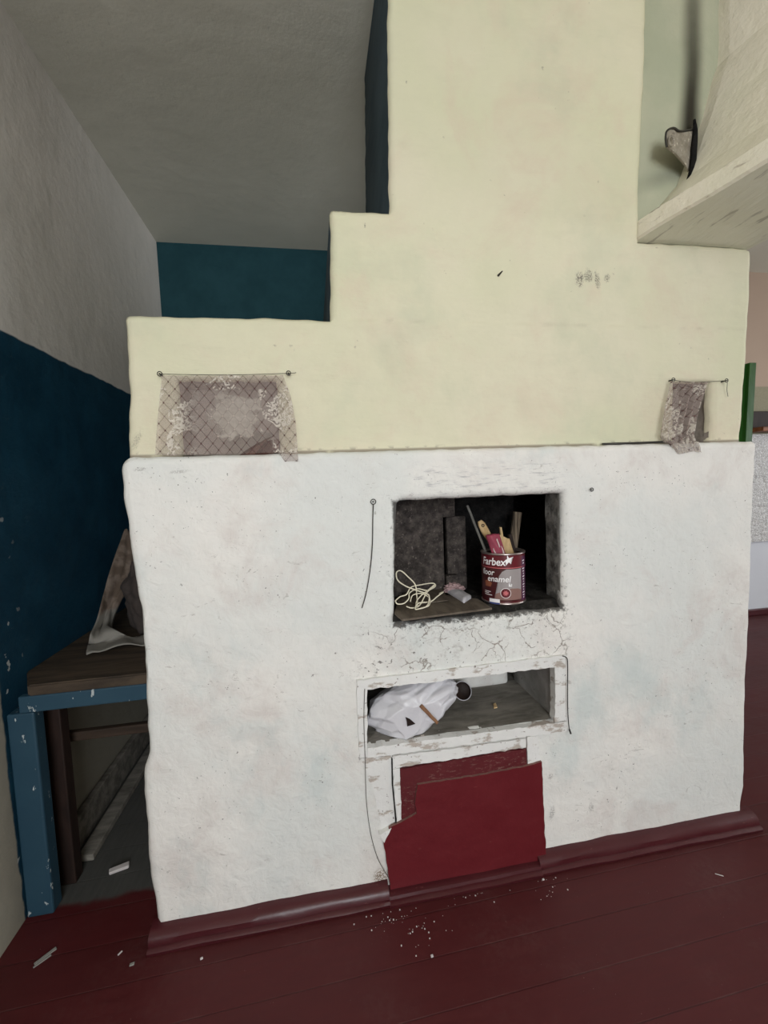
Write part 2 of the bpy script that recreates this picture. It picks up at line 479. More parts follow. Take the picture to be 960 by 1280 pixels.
M = {}
M['lower'] = mat_lower()
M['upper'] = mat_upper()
M['darkblue'] = plaster('dark_blue_side_paint', (0.032, 0.050, 0.060), (0.048, 0.070, 0.082), 5, 0.2, 0.1, 0.7)
M['wall_left'] = mat_wall_left()
M['wall_back'] = mat_wall_back()
M['ceiling'] = plaster('ceiling_wash', (0.62, 0.60, 0.51), (0.70, 0.675, 0.58), 1.2, 0.2, 0.15)
M['plain'] = plaster('plain_room_plaster', (0.66, 0.63, 0.55), (0.72, 0.69, 0.60), 1.5)
M['floor'] = mat_floor()
M['red'] = mat_redpaint()
M['redworn'] = mat_redpaint('worn_red_paint', (0.075, 0.006, 0.009), (0.115, 0.012, 0.016), 0.42, 0.33)
M['skirt'] = mat_redpaint('skirting_paint', (0.045, 0.0055, 0.0085), (0.075, 0.0125, 0.016), 0.25)
M['peel'] = mat_peel()
M['soot'] = mat_soot('black_soot', (0.004, 0.004, 0.004), (0.020, 0.018, 0.017))
M['sootplate'] = mat_soot('sooty_iron_plate', (0.030, 0.025, 0.023), (0.105, 0.088, 0.078), 34, 0.8)
M['sootfloor'] = mat_soot('sooty_hearth', (0.012, 0.011, 0.010), (0.05, 0.046, 0.04), 20)
M['lip'] = mat_lip()
M['plyedge'] = flat('chipped_plywood_edge', (0.19, 0.095, 0.08), 0.8, 0.6, 90)
M['nichegrey'] = mat_wood('grey_dusty_board', (0.12, 0.110, 0.092), (0.26, 0.238, 0.205), (1.6, 5, 5), 5, 0.85)
M['ashplaster'] = plaster('ash_grey_plaster', (0.21, 0.205, 0.19), (0.33, 0.315, 0.30), 8, 0.4, 0.6)
M['niche'] = plaster('niche_plaster', (0.26, 0.225, 0.195), (0.34, 0.295, 0.255), 6, 0.4, 0.4)
M['lace'] = mat_lace()
M['wire'] = flat('dark_wire', (0.05, 0.047, 0.042), 0.5, 0.3, 80, 0.6)
M['string'] = flat('cream_string', (0.80, 0.74, 0.58), 0.9, 0.15, 120)
M['paperw'] = flat('grubby_white_paper', (0.52, 0.50, 0.53), 0.8, 0.3, 40)
M['paperp'] = flat('pinkish_paper', (0.40, 0.27, 0.27), 0.85, 0.45, 70)
M['brownpaper'] = flat('brown_paper', (0.10, 0.042, 0.030), 0.9, 0.4, 40)
M['board'] = mat_wood('dusty_hardboard', (0.085, 0.066, 0.050), (0.165, 0.135, 0.105), (3, 1, 1), 9, 0.8)
M['rawwood'] = mat_wood('raw_yellow_wood', (0.40, 0.26, 0.12), (0.62, 0.45, 0.25), (4, 4, 0.6), 14, 0.7)
M['roughwood'] = mat_wood('rough_grey_brown_wood', (0.06, 0.045, 0.032), (0.26, 0.20, 0.14), (6, 6, 0.5), 16, 0.9)
M['railwood2'] = mat_wood('ochre_brown_stick', (0.13, 0.06, 0.04), (0.26, 0.13, 0.06), (3, 3, 0.5), 14)
M['brownwood'] = mat_wood('dark_brown_wood', (0.014, 0.008, 0.0065), (0.030, 0.016, 0.012), (2, 2, 0.4), 12, 0.6)
M['railwood'] = mat_wood('brown_rail_wood', (0.030, 0.020, 0.014), (0.055, 0.035, 0.024), (0.4, 2, 3), 12, 0.7)
M['benchtop'] = mat_wood('grimy_bench_board', (0.030, 0.022, 0.016), (0.080, 0.057, 0.038), (0.5, 4, 2), 8, 0.75)
M['greywood'] = mat_wood('grey_weathered_stick', (0.10, 0.095, 0.085), (0.20, 0.19, 0.17), (3, 3, 0.5), 20)
def mat_bluepaint():
    t = NT('chipped_blue_paint')
    c = t.mix(t.noise(8, 5), (0.014, 0.046, 0.076), (0.026, 0.068, 0.100))
    c = t.mix(t.step(t.noise(38, 4, 0.6, t.scaled((1, 1, 0.5))), 0.655, 0.675), c, (0.42, 0.45, 0.45))
    t.principled(c, 0.5, t.bump(t.noise(30, 5), 0.2, 0.004), spec=0.35)
    return t.m
M['bluepaint'] = mat_bluepaint()
M['maroon'] = flat('maroon_can_print', (0.115, 0.010, 0.016), 0.28, 0.1, 20, bump=0)
M['maroondark'] = flat('dark_maroon_print', (0.060, 0.010, 0.012), 0.3, 0.1, 20, bump=0)
M['tin'] = flat('tin_metal', (0.55, 0.47, 0.45), 0.3, 0.15, 40, 0.9, bump=0)
M['tinin'] = flat('can_inside', (0.10, 0.045, 0.04), 0.5, 0.3, 30)
M['prwhite'] = flat('white_print', (0.90, 0.87, 0.87), 0.4, 0.03, 30, bump=0)
M['prpink'] = flat('pink_print', (0.55, 0.13, 0.14), 0.4, 0.05, 30, bump=0)
M['prgrey'] = flat('grey_print', (0.32, 0.285, 0.28), 0.35, 0.12, 18, bump=0)
M['prtan'] = flat('tan_print', (0.24, 0.135, 0.115), 0.35, 0.15, 25, bump=0)
M['prbrown'] = flat('brown_print', (0.26, 0.085, 0.045), 0.35, 0.2, 25, bump=0)
M['prpurple'] = flat('purple_print', (0.085, 0.020, 0.060), 0.35, 0.1, 25, bump=0)
M['prblue'] = flat('blue_print', (0.05, 0.07, 0.22), 0.4, 0.1, 25, bump=0)
M['rag_red'] = flat('crimson_rag', (0.27, 0.035, 0.065), 0.6, 0.25, 50)
M['rag_white'] = flat('pale_swirl', (0.62, 0.50, 0.48), 0.6, 0.15, 50)
M['iron'] = mat_soot('pale_scaled_iron', (0.24, 0.21, 0.165), (0.40, 0.355, 0.295), 30, 0.6)
M['green'] = mat_wood('green_gloss_paint', (0.014, 0.060, 0.009), (0.030, 0.095, 0.015), (3, 3, 0.4), 14, 0.35)
M['rag'] = flat('dusty_floral_cloth', (0.115, 0.090, 0.078), 0.95, 0.45, 26)
M['ragpale'] = flat('pale_dusty_cloth', (0.235, 0.225, 0.205), 0.95, 0.3, 20)
M['sack'] = flat('dark_brown_sacking', (0.040, 0.030, 0.026), 0.95, 0.5, 50)
M['chip'] = flat('white_chip', (0.60, 0.55, 0.54), 0.8, 0.2, 50)
M['shelfbrown'] = mat_wood('reddish_brown_board', (0.12, 0.035, 0.012), (0.26, 0.095, 0.035), (0.6, 3, 3), 8, 0.5)

def mat_bag():
    t = NT('thin_white_plastic')
    n = t.noise(18, 5, 0.6)
    c = t.mix(n, (0.56, 0.545, 0.58), (0.70, 0.69, 0.715))
    b = t.bump(t.noise(30, 4, 0.6, dist=1.6), 0.22, 0.006)
    t.principled(c, 0.36, b, spec=0.5)
    return t.m
M['bag'] = mat_bag()

def mat_foil():
    t = NT('crinkled_silver_sheet')
    v = t.voro(55, 'F1'); n = t.noise(130, 4, 0.7)
    c = t.mix(t.step(n, 0.42, 0.62), (0.50, 0.48, 0.47), (0.96, 0.95, 0.95))
    t.principled(c, 0.45, t.bump(t.math('ADD', v, n), 0.9, 0.01), 0.0, 0.5)
    return t.m
M['foil'] = mat_foil()

# ------------------------------------------------------------------ room shell
YB, XL, XR, YF, ZC = 3.08, -0.94, 5.6, -2.6, 2.93

def slab(name, lo, hi, mat):
    return struct(box(name, lo, hi, mat))

slab('floor', (XL - 0.1, YF - 0.1, -0.1), (XR + 0.1, YB + 0.1, 0.0), M['floor'])
slab('ceiling', (XL - 0.1, YF - 0.1, ZC), (XR + 0.1, YB + 0.1, ZC + 0.1), M['ceiling'])
slab('wall_left', (XL - 0.1, YF, 0), (XL, YB, ZC), M['wall_left'])
slab('wall_back', (XL - 0.1, YB, 0), (XR + 0.1, YB + 0.1, ZC), M['wall_back'])
# front wall (behind the camera) and right wall, each with a window opening
def wall_with_hole(name, axis, at, thick, a0, a1, h0, h1, hz0, hz1):
    bm = bmesh.new()
    def bx(u0, u1, z0, z1):
        if axis == 'y': add_box(bm, (u0, at - thick, z0), (u1, at, z1))
        else: add_box(bm, (at, u0, z0), (at + thick, u1, z1))
    bx(a0, h0, 0, ZC); bx(h1, a1, 0, ZC); bx(h0, h1, 0, hz0); bx(h0, h1, hz1, ZC)
    return struct(from_bm(name, bm, M['plain']))
W1 = (-0.60, 1.00, 0.80, 2.60)
W2 = (-0.9, 1.7, 0.75, 2.35)
wall_with_hole('wall_front', 'y', YF, 0.1, XL - 0.1, XR + 0.1, *W1)
wall_with_hole('wall_right', 'x', XR, 0.1, YF, YB, *W2)
def window(name, axis, at, u0, u1, z0, z1):
    bm = bmesh.new()
    w = 0.05
    def bx(a, b, c, d):
        if axis == 'y': add_box(bm, (a, at - 0.075, c), (b, at - 0.025, d), 0.004)
        else: add_box(bm, (at + 0.025, a, c), (at + 0.075, b, d), 0.004)
    bx(u0, u0 + w, z0, z1); bx(u1 - w, u1, z0, z1); bx(u0 + w, u1 - w, z0, z0 + w); bx(u0 + w, u1 - w, z1 - w, z1)
    um = (u0 + u1) / 2
    bx(um - w / 2, um + w / 2, z0 + w, z1 - w)
    return struct(from_bm(name, bm, M['peel']))
window('window_1', 'y', YF, *W1)
window('window_2', 'x', XR, *W2)

# partition header: flat soffit over the opening, board along its lower edge, slanting plaster above
def header():
    prof = [(1.515, 2.052), (1.078, 2.052), (1.070, 2.058), (1.074, 2.108), (1.085, 2.114), (1.17, 2.165), (1.245, 2.25), (1.300, 2.36), (1.345, 2.47),
            (1.385, 2.60), (1.40, 2.64), (1.402, ZC), (1.515, ZC)]
    bm = bmesh.new()
    rows = []
    N = 90
    for i in range(N + 1):
        y = 1.30 + (YF - 1.30) * i / N
        sh = 0.20 * (1.25 - y) if y < 1.25 else 0
        row = []
        for j, (x, z) in enumerate(prof):
            w = 0.006 * noise.noise(Vector((y * 4, z * 7, x * 5 + 3)))
            zz = z if z > 2.9 else z + 0.006 * noise.noise(Vector((y * 5, x * 6, 9)))
            # the slanting plaster dies out into the wall further from the stove
            row.append(bm.verts.new((x + sh + (w if z < 2.9 else 0), y, zz)))
        rows.append(row)
    for a, b in zip(rows, rows[1:]):
        for j in range(len(prof)):
            k = (j + 1) % len(prof)
            f = bm.faces.new((a[j], a[k], b[k], b[j]))
            f.material_index = 1 if j == 0 else 0
    bm.faces.new(rows[0]); bm.faces.new(rows[-1][::-1])
    t = NT('header_plaster')
    base = t.mix(t.step(t.noise(3, 5), 0.35, 0.65), (0.77, 0.73, 0.60), (0.82, 0.76, 0.645))
    s = t.xyz()
    cr = t.mul(t.step(t.noise(16, 6, 0.7, t.scaled((1, 0.6, 2.5))), 0.60, 0.68), t.step(s[2], 2.06, 2.22, 1, 0))
    base = t.mix(t.mul(cr, 0.6), base, (0.28, 0.20, 0.15))
    # groove where the edge board meets the plaster
    gz = t.math('ABSOLUTE', t.math('SUBTRACT', s[2], t.math('ADD', 2.111, t.mul(t.math('SUBTRACT', t.noise(20, 3), 0.5), 0.02))))
    base = t.mix(t.mul(t.step(gz, 0.001, 0.004, 1, 0), t.step(t.noise(9, 3), 0.35, 0.5), 0.8), base, (0.13, 0.10, 0.08))
    b = t.bump(t.noise(12, 6, 0.65), 0.5, 0.014)
    t.principled(base, 0.85, t.bump(t.noise(70, 5), 0.25, 0.004, b), spec=0.2)
    t2 = NT('header_soffit')
    s2 = t2.xyz()
    c2 = t2.mix(t2.noise(5, 4), (0.72, 0.72, 0.59), (0.78, 0.77, 0.64))
    k2 = t2.step(t2.noise(7, 5, 0.6, t2.scaled((5, 1, 1))), 0.58, 0.66)
    c2 = t2.mix(t2.mul(k2, 0.5), c2, (0.22, 0.20, 0.16))
    t2.principled(c2, 0.85, t2.bump(t2.noise(9, 5, 0.6, t2.scaled((5, 1, 1))), 0.4, 0.01), spec=0.2)
    return struct(from_bm('wall_partition', bm, [t.m, t2.m], None, False))
header()
# red-brown skirting along the back wall of the further room
struct(box('baseboard_back', (1.9, YB - 0.025, 0), (XR, YB, 0.055), M['skirt'], None, 0.006))

# ------------------------------------------------------------------ the stove
LF, UF = 1.235, 1.265
stove = thing('masonry_stove', 'whitewashed masonry stove with stepped chimney, open cooking niche and red panel', 'stove', (0.5, 1.9, 0))

def lerp_tab(tab, z):
    if z <= tab[0][0]: return tab[0][1]
    for (a, x), (b, y) in zip(tab, tab[1:]):
        if z <= b:
            return x + (y - x) * (z - a) / (b - a)
    return tab[-1][1]

def plaster_block(name, rects, holes, Y0, yback, shifts, corners, mats, parent, cell=0.011, rnd=0.016, holedepth=0.03, amp=0.004, seed=0, side_mat=None, edges_x=None, edges_z=None):
    """front face gridded with holes, rounded arrises and slightly uneven trowelling; sides run back to yback"""
    def cuts(keys):
        ks = sorted(set(keys)); out = []
        for a, b in zip(ks, ks[1:]):
            n = max(1, round((b - a) / cell))
            out += [a + (b - a) * i / n for i in range(n)]
        return out + [ks[-1]]
    kx = [v for r in rects + holes for v in (r[0], r[1])]
    kz = [v for r in rects + holes for v in (r[2], r[3])]
    xs, zs = cuts(kx), cuts(kz)
    def inside(x, z):
        return any(r[0] < x < r[1] and r[2] < z < r[3] for r in rects) and not any(h[0] < x < h[1] and h[2] < z < h[3] for h in holes)
    nx, nz = len(xs) - 1, len(zs) - 1
    cellin = [[inside((xs[i] + xs[i + 1]) / 2, (zs[j] + zs[j + 1]) / 2) for j in range(nz)] for i in range(nx)]
    # boundary segments of the outline (merged by brute force over the key edges)
    segs = []
    for i in range(nx):
        for j in range(nz):
            if cellin[i][j]:
                if i == 0 or not cellin[i - 1][j]: segs.append(('v', xs[i], zs[j], zs[j + 1]))
                if i == nx - 1 or not cellin[i + 1][j]: segs.append(('v', xs[i + 1], zs[j], zs[j + 1]))
                if j == 0 or not cellin[i][j - 1]: segs.append(('h', zs[j], xs[i], xs[i + 1]))
                if j == nz - 1 or not cellin[i][j + 1]: segs.append(('h', zs[j + 1], xs[i], xs[i + 1]))
    merged = {}
    for k, c, a, b in segs: merged.setdefault((k, round(c, 5)), []).append((a, b))
    ml = []
    for (k, c), L in merged.items():
        L.sort(); cur = list(L[0])
        for a, b in L[1:]:
            if a <= cur[1] + 1e-6: cur[1] = max(cur[1], b)
            else: ml.append((k, c, cur[0], cur[1])); cur = [a, b]
        ml.append((k, c, cur[0], cur[1]))
    def dist(x, z):
        d = 9
        for k, c, a, b in ml:
            p, q = (x, z) if k == 'v' else (z, x)
            if abs(p - c) >= d: continue
            dd = math.hypot(p - c, max(a - q, 0, q - b))
            if dd < d: d = dd
        return d
    bm = bmesh.new()
    V = {}
    def warp(x, z):
        for (cx, cz, sx, sz, r) in corners:
            ax, az = cx + sx * r, cz + sz * r
            vx, vz = (x - ax), (z - az)
            if vx * sx <= 1e-9 and vz * sz <= 1e-9 and abs(vx) <= r + 1e-6 and abs(vz) <= r + 1e-6:
                l = math.hypot(vx, vz)
                if l > 1e-6:
                    k = max(abs(vx), abs(vz)) / l
                    x, z = ax + vx * k, az + vz * k
        ox = 0
        for (ideal, z0, z1, tab) in shifts:
            if z0 - 0.02 <= z <= z1 + 0.02:
                f = max(0, 1 - abs(x - ideal) / 0.12)
                if f: ox += (lerp_tab(tab, z) - ideal) * f
        return x + ox, z
    def vert(i, j):
        if (i, j) in V: return V[(i, j)]
        x, z = xs[i], zs[j]
        d = dist(x, z)
        wx, wz = warp(x, z)
        y = Y0 + amp * (noise.noise(Vector((wx * 3.1, wz * 3.1, seed))) + 0.45 * noise.noise(Vector((wx * 11, wz * 11, seed + 5))) + 0.2 * noise.noise(Vector((wx * 32, wz * 32, seed + 9))))
        if d < rnd: y += rnd - math.sqrt(max(0, rnd * rnd - (rnd - d) ** 2))
        k = max(0, 1 - d / 0.03)
        if k:
            wx += k * 0.0035 * noise.noise(Vector((wz * 22, seed, wx * 3)))
            wz += k * 0.0035 * noise.noise(Vector((wx * 22, seed + 3, wz * 3)))
        V[(i, j)] = bm.verts.new((wx, y, wz))
        return V[(i, j)]
    for i in range(nx):
        for j in range(nz):
            if cellin[i][j]:
                bm.faces.new((vert(i, j), vert(i + 1, j), vert(i + 1, j + 1), vert(i, j + 1)))
    E = {}
    def deep(key, yb):
        if (key, yb) in E: return E[(key, yb)]
        v = V[key]
        E[(key, yb)] = bm.verts.new((v.co.x, yb, v.co.z))
        return E[(key, yb)]
    def ishole(x, z):
        return any(h[0] < x < h[1] and h[2] < z < h[3] for h in holes)
    def side(k1, k2, ox, oz, left):
        mx_, mz_ = (xs[k1[0]] + xs[k2[0]]) / 2 + ox, (zs[k1[1]] + zs[k2[1]]) / 2 + oz
        yb = Y0 + holedepth if ishole(mx_, mz_) else yback((xs[k1[0]] + xs[k2[0]]) / 2, (zs[k1[1]] + zs[k2[1]]) / 2)
        f = bm.faces.new((V[k1], V[k2], deep(k2, yb), deep(k1, yb)))
        if left and side_mat is not None and not ishole(mx_, mz_): f.material_index = side_mat
    e = 1e-4
    for i in range(nx):
        for j in range(nz):
            if cellin[i][j]:
                if i == 0 or not cellin[i - 1][j]: side((i, j), (i, j + 1), -e, 0, True)
                if i == nx - 1 or not cellin[i + 1][j]: side((i + 1, j), (i + 1, j + 1), e, 0, False)
                if j == 0 or not cellin[i][j - 1]: side((i, j), (i + 1, j), 0, -e, False)
                if j == nz - 1 or not cellin[i][j + 1]: side((i, j + 1), (i + 1, j + 1), 0, e, False)
    o = from_bm(name, bm, mats, parent, True)
    o.data.set_sharp_from_angle(angle=math.radians(55))
    return o

# lower block
N1 = (0.218, 0.778, 0.868, 1.243)        # cooking niche opening
N2 = (0.112, 0.752, 0.490, 0.690)        # low niche opening
LX0, LX1, LZ = -0.505, 1.560, 1.392
plaster_block('lower_block', [(LX0, LX1, 0.0, LZ)], [N1, N2], LF, lambda x, z: 3.0,
              [(N1[0], 0.85, 1.26, [(.868, .219), (1.243, .243)]), (N1[1], 0.85, 1.26, [(.868, .779), (1.243, .787)]),
               (LX0, 0, LZ, [(0, -.512), (.06, -.512), (.2, -.522), (.45, -.519), (.52, -.514), (.56, -.499), (.8, -.492), (.95, -.490), (1.2, -.505), (1.4, -.513)]),
               (LX1, 0, LZ, [(0, 1.485), (.07, 1.487), (.14, 1.50), (.3, 1.497), (.55, 1.497), (.9, 1.505), (1.2, 1.512), (1.4, 1.518)])],
              [(LX0, LZ, 1, -1, 0.034), (LX1, LZ, -1, -1, 0.012), (N1[0], N1[3], 1, -1, 0.015)],
              [M['lower']], stove, rnd=0.014, seed=1)
# upper block with two steps and the chimney breast
U0, U1, U2, U3, U4 = -0.49, 0.075, 0.262, 1.085, 1.515
Z1, Z2 = 1.778, 2.088
NL = (-0.362, -0.092, 1.388, 1.604)
NR = (1.222, 1.368, 1.390, 1.600)
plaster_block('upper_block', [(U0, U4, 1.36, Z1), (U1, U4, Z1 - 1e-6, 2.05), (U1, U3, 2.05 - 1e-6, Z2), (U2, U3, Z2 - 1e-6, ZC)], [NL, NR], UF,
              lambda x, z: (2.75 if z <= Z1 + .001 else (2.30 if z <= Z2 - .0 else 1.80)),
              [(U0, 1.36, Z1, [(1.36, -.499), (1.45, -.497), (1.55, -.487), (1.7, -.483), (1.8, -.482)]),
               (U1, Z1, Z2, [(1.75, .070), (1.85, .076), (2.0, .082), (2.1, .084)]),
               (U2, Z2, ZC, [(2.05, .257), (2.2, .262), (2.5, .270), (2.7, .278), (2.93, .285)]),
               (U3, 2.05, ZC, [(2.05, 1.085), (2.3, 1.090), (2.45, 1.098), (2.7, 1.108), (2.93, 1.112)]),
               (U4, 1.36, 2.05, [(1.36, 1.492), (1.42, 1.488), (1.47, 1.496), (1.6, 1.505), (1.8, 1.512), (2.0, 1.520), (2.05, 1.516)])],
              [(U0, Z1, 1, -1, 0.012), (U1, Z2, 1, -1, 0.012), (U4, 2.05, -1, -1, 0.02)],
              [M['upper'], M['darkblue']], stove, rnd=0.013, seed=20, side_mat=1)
# set-back panel of the chimney to the right, behind the header
def recess():
    bm = bmesh.new()
    nx, nz = 30, 60
    g = [[bm.verts.new((1.05 + 0.46 * i / nx, 1.298 + 0.012 * noise.noise(Vector((i * .1, j * .08, 4))), 2.03 + (ZC - 2.03) * j / nz)) for j in range(nz + 1)] for i in range(nx + 1)]
    for i in range(nx):
        for j in range(nz):
            bm.faces.new((g[i][j], g[i + 1][j], g[i + 1][j + 1], g[i][j + 1]))
    t = NT('smoked_green_wash')
    s = t.xyz()
    base = t.mix(t.step(t.noise(4, 5), 0.35, 0.65), (0.40, 0.415, 0.305), (0.46, 0.46, 0.345))
    # soot streak rising from the flue slot
    cx = t.math('ADD', 1.300, t.mul(t.math('SUBTRACT', t.noise(3, 2), 0.5), 0.05))
    dx = t.math('ABSOLUTE', t.math('SUBTRACT', s[0], cx))
    st = t.mul(t.step(dx, 0.004, 0.058, 1, 0), t.step(s[2], 2.34, 2.40), t.step(t.math('ADD', s[2], t.mul(t.noise(9, 4), 0.2)), 2.5, 3.25, 1, 0.45))
    base = t.mix(t.mul(st, 0.985), base, (0.022, 0.018, 0.012))
    # damper plate's cast shadow painted left of the slot
    zz = t.math('SUBTRACT', s[2], t.math('ADD', 2.262, t.mul(t.math('SUBTRACT', s[0], 1.15), 0.30)))
    sm = t.mul(t.step(t.math('ABSOLUTE', zz), 0.0, 0.05, 1, 0), t.step(s[0], 1.04, 1.2), 0.5)
    base = t.mix(sm, base, (0.16, 0.17, 0.13))
    t.principled(base, 0.85, t.bump(t.noise(40, 5), 0.3, 0.006), spec=0.2)
    o = from_bm('chimney_recess', bm, t.m, stove, True)
    return o
recess()

# linings of the openings
def lining(name, hole, lip, cav, mats, y0, rise=0.0):
    """a short lip the size of the opening, then a cavity box open to the front"""
    bm = bmesh.new()
    x0, x1, z0, z1 = hole
    n = 14
    ring0 = []
    def ringpts():
        P = []
        for i in range(n): P.append((x0 + (x1 - x0) * i / n, z0))
        for i in range(n): P.append((x1, z0 + (z1 - z0) * i / n))
        for i in range(n): P.append((x1 - (x1 - x0) * i / n, z1))
        for i in range(n): P.append((x0, z1 - (z1 - z0) * i / n))
        return P
    P = ringpts()
    prev = None
    K = 6
    for k in range(K + 1):
        y = y0 + 0.012 + (lip - 0.012) * k / K
        R = []
        for (x, z) in P:
            bot = z < z0 + 1e-6
            w = 0.0 if bot else 0.004 * noise.noise(Vector((x * 25, y * 25, z * 25)))
            up = rise * min(1, k / 2) * max(0, 1 - (z - z0) / 0.06)
            if bot and k < 2: up += 0.004 * noise.noise(Vector((x * 30, k, 2)))
            R.append(bm.verts.new((x + w * (1 if x > (x0 + x1) / 2 else -1), y, z + up + (w if z > z1 - 1e-6 else 0))))
        if prev:
            for i in range(len(P)):
                f = bm.faces.new((prev[i], prev[(i + 1) % len(P)], R[(i + 1) % len(P)], R[i]))
                f.material_index = 2 if (i < n and len(mats) > 2) else 0
        prev = R
    cx0, cx1, cz0, cz1, yb = cav
    # shoulder plate around the lip, cavity sides, back
    a = [(cx0, cz0), (cx1, cz0), (cx1, cz1), (cx0, cz1)]
    A = [bm.verts.new((x, y0 + lip, z)) for x, z in a]
    B = [bm.verts.new((x, yb, z)) for x, z in a]
    for i in range(4):
        f = bm.faces.new((A[i], A[(i + 1) % 4], B[(i + 1) % 4], B[i]))
        f.material_index = 2 if (i == 0 and len(mats) > 2) else 1
    f = bm.faces.new(B); f.material_index = 1
    q = [prev[0], prev[n], prev[2 * n], prev[3 * n]]
    for i in range(4):
        seg = [prev[(i * n + k) % (4 * n)] for k in range(n + 1)]
        f = bm.faces.new([A[i], A[(i + 1) % 4]] + seg[::-1]); f.material_index = 1
    return from_bm(name, bm, mats, stove)

lining('cooking_niche', (N1[0] - .002, N1[1] + .002, N1[2] - .001, N1[3] + .002), 0.095, (0.12, 1.02, N1[2] + .022, 1.30, 1.78), [M['lip'], M['soot'], M['sootfloor']], LF, 0.023)
lining('low_niche', (N2[0] - .002, N2[1] + .002, N2[2] + .002, N2[3] + .012), 0.30, (0.10, 0.765, N2[2] + .002, 0.72, 1.72), [M['ashplaster'], M['ashplaster'], M['nichegrey']], LF)
for nm, h in (('drying_niche', NL), ('drying_niche', NR)):
    lining(nm, (h[0] - .002, h[1] + .002, h[2] - .002, h[3] + .002), 0.10, (h[0] - .004, h[1] + .004, h[2] - .002, h[3] + .004, UF + 0.14), [M['niche'], M['niche']], UF)

# iron plate, slot and bar at the back of the cooking niche
HF = N1[2] + 0.022          # hearth height
bm = bmesh.new(); add_box(bm, (0.19, 1.45, HF), (0.452, 1.48, 1.26), 0.003)
tag(from_bm('iron_plate', bm, M['sootplate'], stove), 'sooty dark iron plate at the left of the cooking niche')
bm = bmesh.new(); add_box(bm, (0.470, 1.470, HF), (0.545, 1.50, 1.165), 0.006)
from_bm('damper_bar', bm, M['sootplate'], stove)
bm = bmesh.new(); add_box(bm, (0.445, 1.455, 1.165), (0.50, 1.50, 1.262), 0.004)
from_bm('plate_bracket', bm, M['sootplate'], stove)
bm = bmesh.new(); add_box(bm, (0.455, 1.440, HF), (0.50, 1.468, 0.955), 0.004)
from_bm('plate_bracket', bm, M['sootplate'], stove)
box('rear_brickwork', (0.55, 1.60, HF), (0.80, 1.70, 1.27), M['soot'], stove, 0.006)
# crumbling white plaster lump at the back of the low niche
bm = bmesh.new(); add_box(bm, (0.50, 1.50, 0.492), (0.725, 1.66, 0.715), 0.018, 3, 0.018)
from_bm('plaster_lump', bm, M['lower'], stove)

# red skirting moulding round the stove foot
def skirting(name, x0, x1, prof, mat, side=None):
    bm = bmesh.new()
    n = max(2, int((x1 - x0) / 0.03))
    rows = []
    for i in range(n + 1):
        x = x0 + (x1 - x0) * i / n
        rows.append([bm.verts.new((x, y + 0.0025 * noise.noise(Vector((x * 7, z * 30, 1))), max(0.0005, z + (0.003 * noise.noise(Vector((x * 9, 2, y * 30))) if z > 0.004 else 0)))) for y, z in prof])
    m = len(prof)
    for a, b in zip(rows, rows[1:]):
        for k in range(m):
            bm.faces.new((a[k], a[(k + 1) % m], b[(k + 1) % m], b[k]))
    bm.faces.new(rows[0]); bm.faces.new(rows[-1][::-1])
    return from_bm(name, bm, mat, stove, True)
PROF = [(1.250, 0.0006), (1.188, 0.0006), (1.186, 0.010), (1.192, 0.016), (1.199, 0.017), (1.201, 0.032), (1.210, 0.041), (1.224, 0.047), (1.236, 0.049), (1.250, 0.049)]
PROF2 = [(1.240, 0.0006), (1.184, 0.0006), (1.182, 0.010), (1.190, 0.015), (1.196, 0.016), (1.199, 0.024), (1.206, 0.027), (1.216, 0.028), (1.240, 0.028)]
for (x0, x1, P) in ((-0.525, 0.168, PROF), (0.168, 0.672, PROF2), (0.672, 1.525, PROF)):
    o = skirting('skirting', x0, x1, P, M['skirt'])
    o.data.set_sharp_from_angle(angle=math.radians(40))

# peeling white boards framing the low niche
def board(name, pts, y0, y1, mat, seed, amp=0.002, label=None, edge=None):
    bm = bmesh.new()
    prism_xz(bm, ragged(pts, 0.012, amp, seed), y0, y1)
    if edge:
        bm.normal_update()
        for f in bm.faces:
            if abs(f.normal.y) < 0.5: f.material_index = 1
        mat = [mat, edge]
    o = from_bm(name, bm, mat, stove)
    if label: o['label'] = label
    return o
def xz(*p): return [(q[0], q[2]) for q in p]
FY = LF - 0.010
board('frame_board', xz((0.0988, 1.2250, 0.7084), (0.7863, 1.2250, 0.7136), (0.7860, 1.2250, 0.6786), (0.0974, 1.2250, 0.6762)), FY, LF + 0.02, M['peel'], 1)
board('frame_board', xz((0.0973, 1.2250, 0.6752), (0.1301, 1.2250, 0.6757), (0.1201, 1.2250, 0.4638), (0.0980, 1.2250, 0.4645)), FY + 0.002, LF + 0.02, M['peel'], 2)
board('frame_board', xz((0.7462, 1.2250, 0.6777), (0.7860, 1.2250, 0.6775), (0.7874, 1.2250, 0.4906), (0.7443, 1.2250, 0.4909)), FY + 0.001, LF + 0.02, M['peel'], 3)
board('frame_board', xz((0.1213, 1.2250, 0.4929), (0.7873, 1.2250, 0.4879), (0.7871, 1.2250, 0.4548), (0.1201, 1.2250, 0.4625)), FY, LF + 0.02, M['peel'], 4)
board('frame_board', xz((0.1993, 1.2250, 0.4531), (0.6419, 1.2250, 0.4479), (0.6414, 1.2250, 0.4181), (0.1978, 1.2250, 0.4132)), FY + 0.003, LF + 0.02, M['peel'], 5)
board('frame_board', xz((0.1027, 1.2250, 0.4587), (0.1943, 1.2250, 0.4539), (0.2013, 1.2250, 0.2372), (0.1524, 1.2250, 0.2170), (0.1416, 1.2250, 0.3236)), FY + 0.006, LF + 0.02, M['peel'], 6, 0.003)
board('frame_board', xz((0.1977, 1.2250, 0.4120), (0.2204, 1.2250, 0.4123), (0.2219, 1.2250, 0.2415), (0.2040, 1.2250, 0.2394)), FY + 0.002, LF + 0.02, M['peel'], 7)
